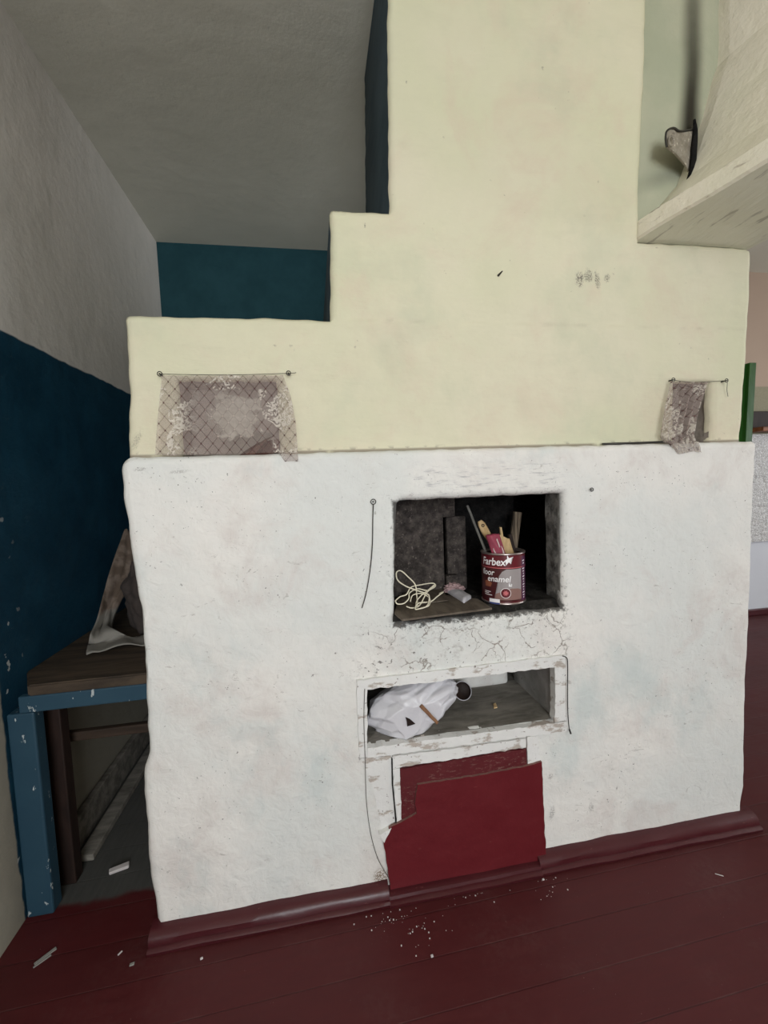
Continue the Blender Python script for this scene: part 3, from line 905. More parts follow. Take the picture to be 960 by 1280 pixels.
board('frame_board', xz((0.6447, 1.2250, 0.4530), (0.6813, 1.2250, 0.4532), (0.6915, 1.2250, 0.3640), (0.6462, 1.2250, 0.3613)), FY + 0.001, LF + 0.02, M['peel'], 8)
bm = bmesh.new(); add_tube(bm, [(0.1969, 1.2265, 0.4486), (0.1950, 1.2265, 0.3658), (0.1989, 1.2265, 0.2997), (0.2017, 1.2265, 0.2385)], lambda t: 0.0022 + 0.0015 * math.sin(t * 9) ** 2, 6)
tag(from_bm('board_gap_shade', bm, M['soot'], stove, True), 'dark strip for the shaded gap between the white boards')  # black strip laid over white plaster to stand for the gap's shade
# the red panel: an older sheet behind and a ragged plywood sheet over it
board('red_sheet', xz((0.2204, 1.2250, 0.4097), (0.6414, 1.2250, 0.4153), (0.6471, 1.2250, 0.2383), (0.5857, 1.2250, 0.1099), (0.2196, 1.2250, 0.1781)), LF - 0.009, LF + 0.01, M['redworn'], 9, 0.0012, 'older red sheet showing along the top and left')
board('red_sheet', xz((0.2722, 1.2150, 0.3565), (0.4764, 1.2150, 0.3555), (0.6380, 1.2150, 0.3612), (0.6914, 1.2150, 0.3681), (0.6965, 1.2150, 0.2100), (0.7040, 1.2150, -0.0053), (0.4680, 1.2150, -0.0026), (0.1776, 1.2150, -0.0047), (0.1651, 1.2150, 0.1312), (0.1574, 1.2150, 0.1932), (0.1790, 1.2150, 0.2312), (0.2250, 1.2150, 0.2466), (0.2664, 1.2150, 0.2630), (0.2625, 1.2150, 0.2979)), LF - 0.017, LF - 0.008, M['red'], 10, 0.0013, 'ragged glossy red plywood sheet', M['plyedge'])
bm = bmesh.new(); prism_xz(bm, ragged(xz((0.1466, 1.2200, 0.2171), (0.1849, 1.2200, 0.2312), (0.1606, 1.2200, 0.1882)), 0.006, 0.001, 3), LF - 0.02, LF + 0.01)
from_bm('plywood_splinter', bm, M['peel'], stove)

# ------------------------------------------------------------------ lace curtains on wires
def nail(p, label, dy=0.028, r=0.0022, ring=0.006, group=None):
    t = thing('wall_nail', label, 'nail', p, group)
    pts = [(p[0], p[1] + 0.012, p[2]), (p[0], p[1] - dy + 0.012, p[2])]
    tube('shank', pts, r, M['wire'], t)
    rp = [(p[0] + ring * math.cos(a), p[1] - dy + 0.013, p[2] + ring * math.sin(a)) for a in [2 * PI * k / 14 for k in range(15)]]
    tube('ring', rp, 0.0013, M['wire'], t)
    return t
nl1, nl2 = (-0.3966, 1.2620, 1.6160), (-0.0546, 1.2620, 1.6193)
nr1, nr2 = (1.1965, 1.2620, 1.6025), (1.4039, 1.2620, 1.6000)
nail(nl1, 'small ringed nail holding the left end of the wide lace curtain wire', group=None)
nail(nl2, 'small ringed nail holding the right end of the wide lace curtain wire')
nail(nr1, 'small ringed nail holding the left end of the narrow lace curtain wire')
nail(nr2, 'small ringed nail with a loose wire tail beside narrow lace curtain')
cy = UF - 0.016
def wire(name, label, pts, r=0.0008, cat='wire', mat='wire'):
    return tag(tube(name, spline(pts, 10), r, M[mat], None, 6), label, cat)
wire('curtain_wire', 'thin wire stretched between two nails above the wide lace curtain', [(nl1[0] - .004, cy, nl1[2]), (-0.22, cy, nl1[2] - .002), (nl2[0], cy, nl2[2]), (nl2[0] + .02, cy + .004, nl2[2] + .003)])
wire('curtain_wire', 'thin wire with hanging tail above the narrow lace curtain', [(nr1[0] - .004, cy, nr1[2]), (1.28, cy, nr1[2] - .008), (nr2[0] - .004, cy, nr2[2]), (nr2[0] + .005, cy, nr2[2] - .006), (nr2[0] + .009, cy + .004, nr2[2] - .03), (nr2[0] + .016, cy + .006, nr2[2] - .052)])

def curtain(name, label, top, left, right, bottom, folds, seed, nu=120, nv=60):
    """a hanging cloth whose side outlines are given; folds fill the width"""
    bm = bmesh.new()
    g = []
    for i in range(nu + 1):
        u = i / nu
        col = []
        for j in range(nv + 1):
            v = j / nv
            L = lerp_tab(left, v); R = lerp_tab(right, v)
            zt = top[0] + (top[1] - top[0]) * u
            zb = lerp_tab(bottom, u)
            x = L + (R - L) * u
            z = zt + (zb - zt) * v
            w = folds(u, v)
            y = cy - 0.004 - 0.005 * w - (0.010 * v * v)
            y += 0.0025 * noise.noise(Vector((u * 9, v * 5, seed)))
            # the lower hem laps over the ledge edge
            if z < 1.395: y = min(y, LF - 0.007 - 0.003 * w)
            col.append(bm.verts.new((x, y, z + 0.002 * noise.noise(Vector((u * 14, v * 3, seed + 2))) * v)))
        g.append(col)
    for i in range(nu):
        for j in range(nv):
            bm.faces.new((g[i][j], g[i + 1][j], g[i + 1][j + 1], g[i][j + 1]))
    o = from_bm(name, bm, M['lace'], None, True)
    return tag(o, label, 'curtain')
a1, a2 = (-0.3913, 1.2450, 1.6107), (-0.0695, 1.2450, 1.6128)
b1, b2 = (-0.4093, 1.2350, 1.4799), (-0.0408, 1.2350, 1.4743)
c1, c2 = (-0.4190, 1.2280, 1.3960), (-0.0394, 1.2280, 1.3675)
def folds_l(u, v):
    e = math.sin(u * 26 + 1.2 * math.sin(v * 2)) * (0.25 + 0.75 * (1 if u > 0.82 else 0.3 if u > 0.2 else 0.7))
    return e
curtain('lace_curtain', 'wide dusty lace curtain over the left niche in the stove', (a1[2], a2[2]), [(0, a1[0]), (.6, b1[0]), (1, c1[0])], [(0, a2[0]), (.25, (a2[0] + b2[0]) / 2 + .004), (.55, b2[0]), (1, c2[0])],
        [(0, c1[2]), (.5, c1[2] - .003), (.86, c1[2] - 0.002), (.9, c2[2] + .002), (1, c2[2])], folds_l, 3)
d1, d2 = (1.1834, 1.2450, 1.5958), (1.3252, 1.2450, 1.5933)
e1, e2 = (1.1483, 1.2350, 1.4559), (1.2797, 1.2350, 1.4539)
f1, f2 = (1.1335, 1.2280, 1.3875), (1.2925, 1.2280, 1.3677)
f3 = (1.1912, 1.2280, 1.3545)
curtain('lace_curtain', 'narrow bunched lace curtain over the right niche in the stove', (d1[2], d2[2]), [(0, d1[0]), (.55, e1[0]), (.85, f1[0] + .004), (1, f1[0] + .035)], [(0, d2[0]), (.5, e2[0] + .006), (.75, e2[0] - .008), (1, f2[0])],
        [(0, f1[2]), (.3, f3[2]), (.5, f3[2] + 0.004), (.8, f3[2] + .01), (.92, f2[2] - .012), (1, f2[2] + .004)], lambda u, v: math.sin(u * 34 + 2 * v) * (1.0 + v), 8, 90, 60)

k0 = Vector((0.5931, 1.2645, 1.9218)); k1 = Vector((0.5937, 1.2380, 1.9210))
tag(tube('bent_nail', [k0 + Vector((0, .012, 0)), k0.lerp(k1, .5), k1], lambda t: 0.0016 + 0.0028 * (1 - t), M['wire']), 'small bent black nail driven into the upper stove face', 'nail')

# torn brown paper in the left drying niche
def sheet(name, pts, thick, mat, label=None, cat=None, parent=None, curl=0.0, seed=0):
    """thin sheet from an ordered world-space outline"""
    bm = bmesh.new()
    c = sum((Vector(p) for p in pts), Vector()) / len(pts)
    nrm = (Vector(pts[1]) - Vector(pts[0])).cross(Vector(pts[2]) - Vector(pts[0])).normalized()
    if nrm.z < 0: nrm = -nrm
    top = [bm.verts.new(Vector(p) + nrm * thick) for p in pts]
    bot = [bm.verts.new(Vector(p)) for p in pts]
    ct = bm.verts.new(c + nrm * (thick + curl)); cb = bm.verts.new(c + nrm * curl)
    n = len(pts)
    for i in range(n):
        k = (i + 1) % n
        bm.faces.new((top[i], top[k], ct)); bm.faces.new((bot[k], bot[i], cb)); bm.faces.new((top[i], bot[i], bot[k], top[k]))
    o = from_bm(name, bm, mat, parent)
    if label: tag(o, label, cat)
    return o
zf = 1.391
sheet('paper_scrap', [(-0.215, 1.30, zf), (-0.115, 1.30, zf + .004), (-0.098, 1.33, zf + .028), (-0.10, 1.365, zf + .055), (-0.16, 1.36, zf + .045), (-0.20, 1.35, zf + .02)], 0.002, M['brownpaper'],
      'crumpled brown paper scrap lying behind the wide lace curtain', 'paper', None, 0.006)
sheet('paper_scrap', [(-0.20, 1.285, zf), (-0.165, 1.285, zf + .004), (-0.13, 1.30, zf + .045), (-0.112, 1.32, zf + .060), (-0.135, 1.32, zf + .052), (-0.18, 1.30, zf + .02)], 0.002, M['brownpaper'],
      'upright torn brown paper strip behind the wide lace curtain', 'paper', None, 0.004)
# thin dark rod along the ledge, also standing in for the gap shadow
tag(tube('ledge_shadow_rod', [(0.9382, 1.2520, 1.3968), (1.0769, 1.2520, 1.3976), (1.1923, 1.2520, 1.3990)], 0.0035, M['wire']), 'thin dark rod standing for the gap shadow along the stove ledge left of narrow lace curtain', 'rod')
# green painted post standing behind the stove in the next room
tp, tq = (1.8561, 1.6000, 1.7561), (1.9351, 1.6000, 1.7532)
bm = bmesh.new()
dx = -0.070
prism_xz(bm, [(tp[0] + dx, 0.001), (tp[0] + dx + 0.062, 0.001), (tp[0] + 0.062, tp[2]), (tp[0], tp[2])], 1.60, 1.66)
prism_xz(bm, [(tp[0] + dx + 0.046, 0.001), (tq[0] + dx, 0.001), (tq[0], tp[2] + .002), (tp[0] + 0.046, tp[2] + .002)], 1.585, 1.6595)
tag(from_bm('green_post', bm, M['green']), 'green painted wooden post standing just behind the stove corner', 'post')

# ------------------------------------------------------------------ things in the cooking niche
# paint can
CX, CY, CR, CH = (0.6123, 1.3120, 0.9483)[0], 1.312, 0.0700, 0.166
DX, DY = CX - 0.602, CY - 1.342
CZ = HF + 0.001
can = thing('paint_can', 'maroon floor enamel paint can holding sticks in the cooking niche', 'can', (CX, CY, CZ))
bm = bmesh.new()
lathe(bm, [(0.0005, 0.004), (CR - .004, 0.004), (CR, 0.002), (CR, 0.006), (CR - .001, 0.010), (CR - .001, CH - .010), (CR - .001, CH - 0.004)], CX, CY, CZ, 64)
from_bm('can_body', bm, M['maroon'], can, True)
bm = bmesh.new()
lathe(bm, [(CR - .001, CH - .006), (CR + .002, CH - .004), (CR + .002, CH), (CR - .001, CH + .001), (CR - .008, CH), (CR - .0085, CH - .008)], CX, CY, CZ, 64)
from_bm('can_rim', bm, M['tin'], can, True)
bm = bmesh.new()
lathe(bm, [(CR - .0006, 0.001), (CR + .0022, 0.001), (CR + .0024, 0.004), (CR + .001, 0.0065), (CR - .0006, 0.007)], CX, CY, CZ, 64)
from_bm('base_rim', bm, M['tin'], can, True)
bm = bmesh.new()
lathe(bm, [(CR - .004, CH - .004), (CR - .004, 0.10), (0.0005, 0.10)], CX, CY, CZ, 48)
from_bm('can_inside', bm, M['tinin'], can, True)
TH0 = math.atan2(-CY, -CX)             # bearing from the can towards the viewer's side of the room
def wrap(bm, eps, step=0.004):
    us = [v.co.x for v in bm.verts]
    lo, hi = min(us), max(us)
    k = lo + step
    while k < hi:
        bmesh.ops.bisect_plane(bm, geom=bm.verts[:] + bm.edges[:] + bm.faces[:], plane_co=(k, 0, 0), plane_no=(1, 0, 0))
        k += step
    for v in bm.verts:
        th = TH0 + v.co.x / CR
        r = CR + eps + v.co.y
        v.co = Vector((CX + r * math.cos(th), CY + r * math.sin(th), CZ + v.co.z))
def decal(name, pts, eps, mat, parent=can):
    """printed patch: outline in (arc length, height) laid on the can wall"""
    bm = bmesh.new()
    f = bm.faces.new([bm.verts.new((u, 0, z)) for u, z in pts])
    bmesh.ops.triangulate(bm, faces=[f])
    wrap(bm, eps)
    return from_bm(name, bm, mat, parent, True)
def lettering(name, txt, u0, z0, size, width, shear, mat, eps, bold=0.0, rot=0.0, parent=can):
    cu = bpy.data.curves.new('txt', 'FONT')
    cu.body = txt; cu.size = size; cu.shear = shear; cu.offset = bold
    to = bpy.data.objects.new('txt', cu); C.objects.link(to)
    bpy.context.view_layer.update()
    me = bpy.data.meshes.new_from_object(to.evaluated_get(bpy.context.evaluated_depsgraph_get()))
    bpy.data.objects.remove(to); bpy.data.curves.remove(cu)
    bm = bmesh.new(); bm.from_mesh(me); bpy.data.meshes.remove(me)
    mnx = min(v.co.x for v in bm.verts); mxx = max(v.co.x for v in bm.verts)
    k = width / (mxx - mnx) if width else 1
    for v in bm.verts:
        x, z = (v.co.x - mnx) * k, v.co.y
        if rot:
            c, s = math.cos(rot), math.sin(rot)
            x, z = x * c - z * s, x * s + z * c
        v.co = Vector((u0 + x, 0, z0 + z))
    wrap(bm, eps)
    return from_bm(name, bm, mat, parent, True)
def arc(u): return math.radians(u) * CR
A = arc
# colour fields
decal('label_band', [(A(-95), CH * .735), (A(95), CH * .735), (A(95), CH * .955), (A(-95), CH * .955)], 0.0004, M['maroon'])
decal('label_line', [(A(-95), CH * .715), (A(95), CH * .715), (A(95), CH * .730), (A(-95), CH * .730)], 0.0006, M['prpink'])
decal('label_field', [(A(-95), CH * .06), (A(54), CH * .06), (A(54), CH * .715), (A(-95), CH * .715)], 0.0002, M['maroondark'])
gp = [(A(-24), CH * .10), (A(52), CH * .10), (A(52), CH * .70), (A(9), CH * .70), (A(-2), CH * .655), (A(-10), CH * .57), (A(-14), CH * .46), (A(-17), CH * .33), (A(-20), CH * .2)]
decal('label_picture', gp, 0.0005, M['prgrey'])
fl_ = [(A(-24), CH * .10), (A(52), CH * .10), (A(52), CH * .285), (A(40), CH * .315), (A(22), CH * .325), (A(8), CH * .305), (A(-8), CH * .25), (A(-19.5), CH * .215)]
decal('label_picture', fl_, 0.0007, M['prtan'])
decal('label_stripe', [(A(54), CH * .06), (A(80), CH * .06), (A(80), CH * .93), (A(54), CH * .93)], 0.0006, M['prpurple'])
decal('label_picture', [(A(-52), CH * .34), (A(-34), CH * .34), (A(-30), CH * .42), (A(-44), CH * .47), (A(-54), CH * .44)], 0.0005, M['prbrown'])
seal = [(A(6) + 0.0165 * math.cos(k * PI / 16), CH * .235 + 0.0165 * math.sin(k * PI / 16)) for k in range(32)]
decal('label_seal', seal, 0.0009, M['prwhite'])
decal('label_seal', [(A(6) + 0.0150 * math.cos(k * PI / 16), CH * .235 + 0.0150 * math.sin(k * PI / 16)) for k in range(32)], 0.0011, M['maroon'])
decal('label_seal', [(A(6) + (0.0095 if k % 2 else 0.0058) * math.cos(k * PI / 8), CH * .235 + (0.0095 if k % 2 else 0.0058) * math.sin(k * PI / 8)) for k in range(16)], 0.0013, M['prpink'])
decal('price_sticker', [(A(-37), CH * .015), (A(-9), CH * .015), (A(-9), CH * .115), (A(-37), CH * .115)], 0.0030, M['prwhite'])
decal('price_sticker', [(A(-37), CH * .015), (A(-9), CH * .015), (A(-9), CH * .045), (A(-37), CH * .045)], 0.0034, M['prblue'])
lettering('brand_lettering', 'Farbex', A(-60), CH * .775, 0.034, A(68), 0.12, M['prwhite'], 0.0012, 0.0006)
lettering('product_lettering', 'floor', A(-62), CH * .575, 0.027, A(40), 0.15, M['prwhite'], 0.0012, 0.0003)
lettering('product_lettering', 'enamel', A(-42), CH * .455, 0.027, A(62), 0.15, M['prwhite'], 0.0014, 0.0003)
for k, w in ((0.235, 22), (0.205, 16), (0.17, 26)):
    decal('small_print', [(A(-56), CH * k), (A(-56 + w), CH * k), (A(-56 + w), CH * (k + .012)), (A(-56), CH * (k + .012))], 0.0006, M['prwhite'])
# star-like bird mark at the end of the brand word
bx_, bz_ = A(14), CH * .86
star = [(-.004, .022), (.0015, .010), (.016, .014), (.006, .003), (.008, -.010), (.001, -.003), (-.008, -.014), (-.005, .001), (-.010, .004), (-.004, .007)]
decal('bird_mark', [(bx_ + u, bz_ + z) for u, z in star], 0.0014, M['prwhite'])
decal('bird_mark', [(A(17) + u, CH * .40 + z) for u, z in [(-.004, -.006), (.006, -.006), (.007, .002), (.002, .004), (.0, .012), (-.004, .004)]], 0.0011, M['prwhite'])
# upright print on the dark stripe: rows of tiny blocks
for k in range(15):
    z = CH * (.10 + k * .052)
    if 0.69 < z / CH < 0.745: continue
    w = 2.5 + 1.5 * ((k * 7) % 3)
    decal('small_print', [(A(64 - w), z), (A(64 + w), z + .001), (A(64 + w), z + .0042), (A(64 - w), z + .0032)], 0.0009, M['prwhite'])

# sticks, brush and rag standing in the can
def lean(name, p0, p1, w, d, mat, label, cat, taper=1.0, hole=False, tipcut=0.0):
    a, b = Vector(p0), Vector(p1)
    ax = (b - a).normalized()
    sx = Vector((1, 0, 0)) - ax * ax.x; sx.normalize()
    sy = ax.cross(sx)
    bm = bmesh.new()
    N = 10
    rows = []
    for i in range(N + 1):
        t = i / N
        k = 1 + (taper - 1) * t
        c = a.lerp(b, t) + sx * 0.0012 * noise.noise(Vector((t * 4, w * 90, 1)))
        ww, dd = w * k / 2, d / 2
        rows.append([bm.verts.new(c + sx * q * ww + sy * r * dd) for q, r in ((-1, -.6), (-.6, -1), (.6, -1), (1, -.6), (1, .6), (.6, 1), (-.6, 1), (-1, .6))])
    if tipcut:
        for v in rows[-1]:
            s = (v.co - b).dot(sx) / max(1e-4, w * taper / 2)
            v.co += ax * tipcut * s
    for p, q in zip(rows, rows[1:]):
        for k in range(8): bm.faces.new((p[k], p[(k + 1) % 8], q[(k + 1) % 8], q[k]))
    bm.faces.new(rows[0][::-1]); bm.faces.new(rows[-1])
    return tag(from_bm(name, bm, mat), label, cat)
zin = CZ + 0.101
lean('thin_rod', (0.568 + DX, 1.345 + DY, zin), (0.5251, 1.4000, 1.2070), 0.008, 0.005, M['greywood'], 'thin grey rod leaning far left out of the maroon can', 'rod')
# paint brush: handle with hanging hole
br = thing('paint_brush', 'worn wooden brush handle leaning left out of the maroon can', 'brush', (0.575, 1.36, zin))
def brush_handle():
    a, b = Vector((0.626 + DX, 1.374 + DY, zin)), Vector((0.5531, 1.3600, 1.1556))
    ax = (b - a).normalized(); sx = Vector((1, 0, 0)) - ax * ax.x; sx.normalize(); sy = ax.cross(sx)
    bm = bmesh.new(); rows = []
    L = (b - a).length
    for i in range(17):
        t = i / 16
        w = 0.0125 if t < .6 else 0.0105 + 0.004 * math.sin((t - .6) / .4 * PI)
        if t > .95: w *= 0.7
        d = 0.006
        c = a + ax * L * t
        rows.append([bm.verts.new(c + sx * w * math.cos(k * PI / 5) + sy * d * math.sin(k * PI / 5)) for k in range(10)])
    for p, q in zip(rows, rows[1:]):
        for k in range(10): bm.faces.new((p[k], p[(k + 1) % 10], q[(k + 1) % 10], q[k]))
    bm.faces.new(rows[0][::-1]); bm.faces.new(rows[-1])
    from_bm('handle', bm, M['rawwood'], br, True)
    hc = a + ax * L * .90 - sy * (-0.0064 if sy.y < 0 else 0.0064)
    ring = [hc + sx * 0.0042 * math.cos(k * PI / 8) + ax * 0.0042 * math.sin(k * PI / 8) for k in range(17)]
    tag(tube('hanging_hole', ring, 0.0016, M['brownwood'], br, 5), 'dark hanging hole at the tip')
brush_handle()
lean('wooden_wedge', (0.634 + DX, 1.338 + DY, zin), (0.6195, 1.3180, 1.1017), 0.042, 0.012, M['rawwood'], 'broad pale wooden wedge standing upright in the maroon can', 'wood', 0.78, tipcut=-0.014)
lean('wooden_spike', (0.622 + DX, 1.362 + DY, zin), (0.6199, 1.3420, 1.1317), 0.018, 0.010, M['rawwood'], 'narrow pointed wooden stick behind the crimson rag in can', 'stick', 0.35)
lean('dark_stick', (0.660 + DX, 1.354 + DY, zin), (0.6494, 1.3350, 1.1061), 0.016, 0.012, M['brownwood'], 'dark stick leaning left between the pale wood pieces in can', 'stick', 0.8)
# crimson packet/rag with a pale swirl
def rag_red():
    r = thing('crimson_packet', 'crumpled crimson packet with pale swirl stuffed in the maroon can', 'packet', (0.585, 1.315, zin))
    bm = bmesh.new()
    p00, p10, p11, p01 = Vector((0.572 + DX, 1.315 + DY, zin)), Vector((0.618 + DX, 1.315 + DY, zin)), Vector((0.5940, 1.2960, 1.1165)), Vector((0.5481, 1.2960, 1.1139))
    n = 14
    def P(u, v, off=0):
        q = p00.lerp(p10, u).lerp(p01.lerp(p11, u), v)
        return q + Vector((0, -0.010 * math.sin(PI * u) - off + 0.005 * noise.noise(Vector((u * 4, v * 4, 2))), 0.003 * noise.noise(Vector((u * 6, 1, v)))))
    F = [[bm.verts.new(P(i / n, j / n)) for j in range(n + 1)] for i in range(n + 1)]
    B = [[bm.verts.new(P(i / n, j / n) + Vector((0, 0.022 * math.sin(PI * i / n) + .004, 0))) for j in range(n + 1)] for i in range(n + 1)]
    for i in range(n):
        for j in range(n):
            bm.faces.new((F[i][j], F[i + 1][j], F[i + 1][j + 1], F[i][j + 1])); bm.faces.new((B[i][j], B[i][j + 1], B[i + 1][j + 1], B[i + 1][j]))
    for k in range(n):
        bm.faces.new((F[k][n], F[k + 1][n], B[k + 1][n], B[k][n])); bm.faces.new((F[0][k], F[0][k + 1], B[0][k + 1], B[0][k])); bm.faces.new((F[n][k], B[n][k], B[n][k + 1], F[n][k + 1]))
    from_bm('wrapper', bm, M['rag_red'], r, True)
    sw = [P(.5 + .33 * math.cos(a), .60 + .25 * math.sin(a), 0.001) for a in [PI * (0.95 + 1.15 * k / 16) for k in range(17)]]
    tag(tube('swirl', sw, lambda t: 0.0012 + 0.0030 * math.sin(PI * t), M['rag_white'], r, 6), 'pale curved swirl')
    tube('swirl', [P(.62, .66 + .22 * k / 6, 0.001) for k in range(7)], 0.0022, M['rag_white'], r, 6)
rag_red()
# rough plank standing behind the can
lean('rough_plank', (0.720, 1.50, HF + .004), (0.7639, 1.5000, 1.1664), 0.034, 0.016, M['roughwood'], 'rough weathered plank standing behind the maroon can in shadow', 'plank', 0.9)

# hardboard piece the string lies on
zb = HF + 0.0022
bp = [(0.2206, 1.2505, 0.8930), (0.2359, 1.1805, 0.8930), (0.5262, 1.2101, 0.8930), (0.5223, 1.3168, 0.8930), (0.4423, 1.3879, 0.8930), (0.2862, 1.4587, 0.8930)]
tag(sheet('hardboard_piece', [(max(p[0], 0.226), p[1], zb + (0.0006 if i else 0)) for i, p in enumerate(bp)], 0.006, M['board']),
    'dusty brown hardboard piece under the tangled string in the cooking niche', 'board')
zt = zb + 0.0075
sheet('card_scrap', [(0.2709, 1.3567, 0.9020), (0.3110, 1.2969, 0.9020), (0.4176, 1.3115, 0.9020), (0.4464, 1.4648, 0.9020), (0.3047, 1.4749, 0.9020)], 0.003, M['board'], 'small card scrap lying on the hardboard beneath the tangled string', 'card', None, 0.002)
# tangle of cream string
def S(pts): return spline(pts, 10)
bm = bmesh.new()
add_tube(bm, S([(0.3009, 1.2558, 0.9070), (0.3124, 1.3100, 0.9273), (0.3107, 1.3200, 0.9620), (0.2876, 1.3200, 0.9902), (0.2645, 1.3200, 1.0116), (0.2498, 1.3200, 1.0061), (0.2509, 1.3100, 0.9847), (0.2739, 1.3100, 0.9646), (0.3052, 1.3100, 0.9490), (0.3368, 1.3100, 0.9358), (0.3500, 1.3000, 0.9294), (0.3439, 1.2800, 0.9144), (0.3292, 1.2561, 0.9070), (0.3016, 1.2384, 0.9070), (0.2898, 1.2419, 0.9070), (0.3073, 1.2700, 0.9152), (0.3519, 1.2900, 0.9109), (0.3795, 1.3100, 0.9190), (0.4078, 1.3300, 0.9276), (0.3968, 1.3400, 0.9205)]), 0.0022, 6)
add_tube(bm, S([(0.2351, 1.2800, 0.9263), (0.2548, 1.3000, 0.9321), (0.2760, 1.3000, 0.9381), (0.2971, 1.3200, 0.9551), (0.3345, 1.3400, 0.9553), (0.3814, 1.3600, 0.9524), (0.3866, 1.3500, 0.9434), (0.3531, 1.3300, 0.9374), (0.3207, 1.3300, 0.9454), (0.2889, 1.3100, 0.9397), (0.2813, 1.2900, 0.9274), (0.2610, 1.2700, 0.9191), (0.2386, 1.2600, 0.9214), (0.2332, 1.2700, 0.9292)]), 0.0021, 6)
add_tube(bm, S([(0.2662, 1.2600, 0.9114), (0.2822, 1.2528, 0.9070), (0.3096, 1.2700, 0.9072), (0.3337, 1.3000, 0.9229), (0.3503, 1.3200, 0.9348), (0.3753, 1.3400, 0.9440), (0.3839, 1.3500, 0.9491), (0.3586, 1.3300, 0.9397), (0.3285, 1.3100, 0.9286), (0.3071, 1.2900, 0.9174), (0.2981, 1.2654, 0.9070)]), 0.0021, 6)
add_tube(bm, S([(0.2861, 1.2900, 0.9165), (0.2969, 1.3000, 0.9338), (0.3287, 1.3100, 0.9338), (0.3523, 1.3000, 0.9187), (0.3387, 1.2621, 0.9070), (0.3083, 1.2449, 0.9070)]), 0.0017, 6)
tag(from_bm('string_tangle', bm, M['string'], None, True), 'tangle of cream string on the hardboard in the cooking niche', 'string')
# folded papers between string and can
bm = bmesh.new()
pa = [Vector((0.4471, 1.4288, 0.9050)), Vector((0.4981, 1.4724, 0.9050)), Vector((0.5028, 1.3240, 0.9050)), Vector((0.4605, 1.2779, 0.9050))]
n = 10
def PP(u, v, k):
    q = pa[0].lerp(pa[1], v).lerp(pa[3].lerp(pa[2], v), u)
    q.z = zt + 0.006 + 0.010 * math.sin(PI * v) * (1 - .4 * u) + 0.004 * noise.noise(Vector((u * 5, v * 5, 3))) + k
    return q
for k0, k1 in ((0, 0.003),):
    T = [[bm.verts.new(PP(i / n, j / n, k1)) for j in range(n + 1)] for i in range(n + 1)]
    Bt = [[bm.verts.new(Vector((PP(i / n, j / n, 0).x, PP(i / n, j / n, 0).y, zt))) for j in range(n + 1)] for i in range(n + 1)]
    for i in range(n):
        for j in range(n):
            bm.faces.new((T[i][j], T[i + 1][j], T[i + 1][j + 1], T[i][j + 1]))
    for k in range(n):
        for (a, b) in (((k, 0), (k + 1, 0)), ((k, n), (k + 1, n)), ((0, k), (0, k + 1)), ((n, k), (n, k + 1))):
            bm.faces.new((T[a[0]][a[1]], T[b[0]][b[1]], Bt[b[0]][b[1]], Bt[a[0]][a[1]]))
tag(from_bm('folded_paper', bm, M['paperw'], None, True), 'folded whitish paper lying between the string and the maroon can', 'paper')
def crumple(name, c, sx, sy, sz, mat, label, cat, seed, sub=3, rough=0.35):
    bm = bmesh.new()
    bmesh.ops.create_icosphere(bm, subdivisions=sub, radius=1.0)
    for v in bm.verts:
        d = v.co.normalized()
        k = 1 + rough * (abs(noise.noise(d * 2.2 + Vector((seed, 0, 0)))) * 2 - 0.5) + 0.5 * rough * noise.noise(d * 6 + Vector((0, seed, 0)))
        p = d * k
        v.co = Vector((c[0] + p.x * sx, c[1] + p.y * sy, max(c[2] - sz * 0.85, c[2] + p.z * sz)))
    return tag(from_bm(name, bm, mat, None, False), label, cat)
crumple('crumpled_paper', (0.475, 1.42, zt + 0.012), 0.036, 0.026, 0.017, M['paperp'], 'crumpled pinkish paper behind the folded paper in the cooking niche', 'paper', 5, 4)

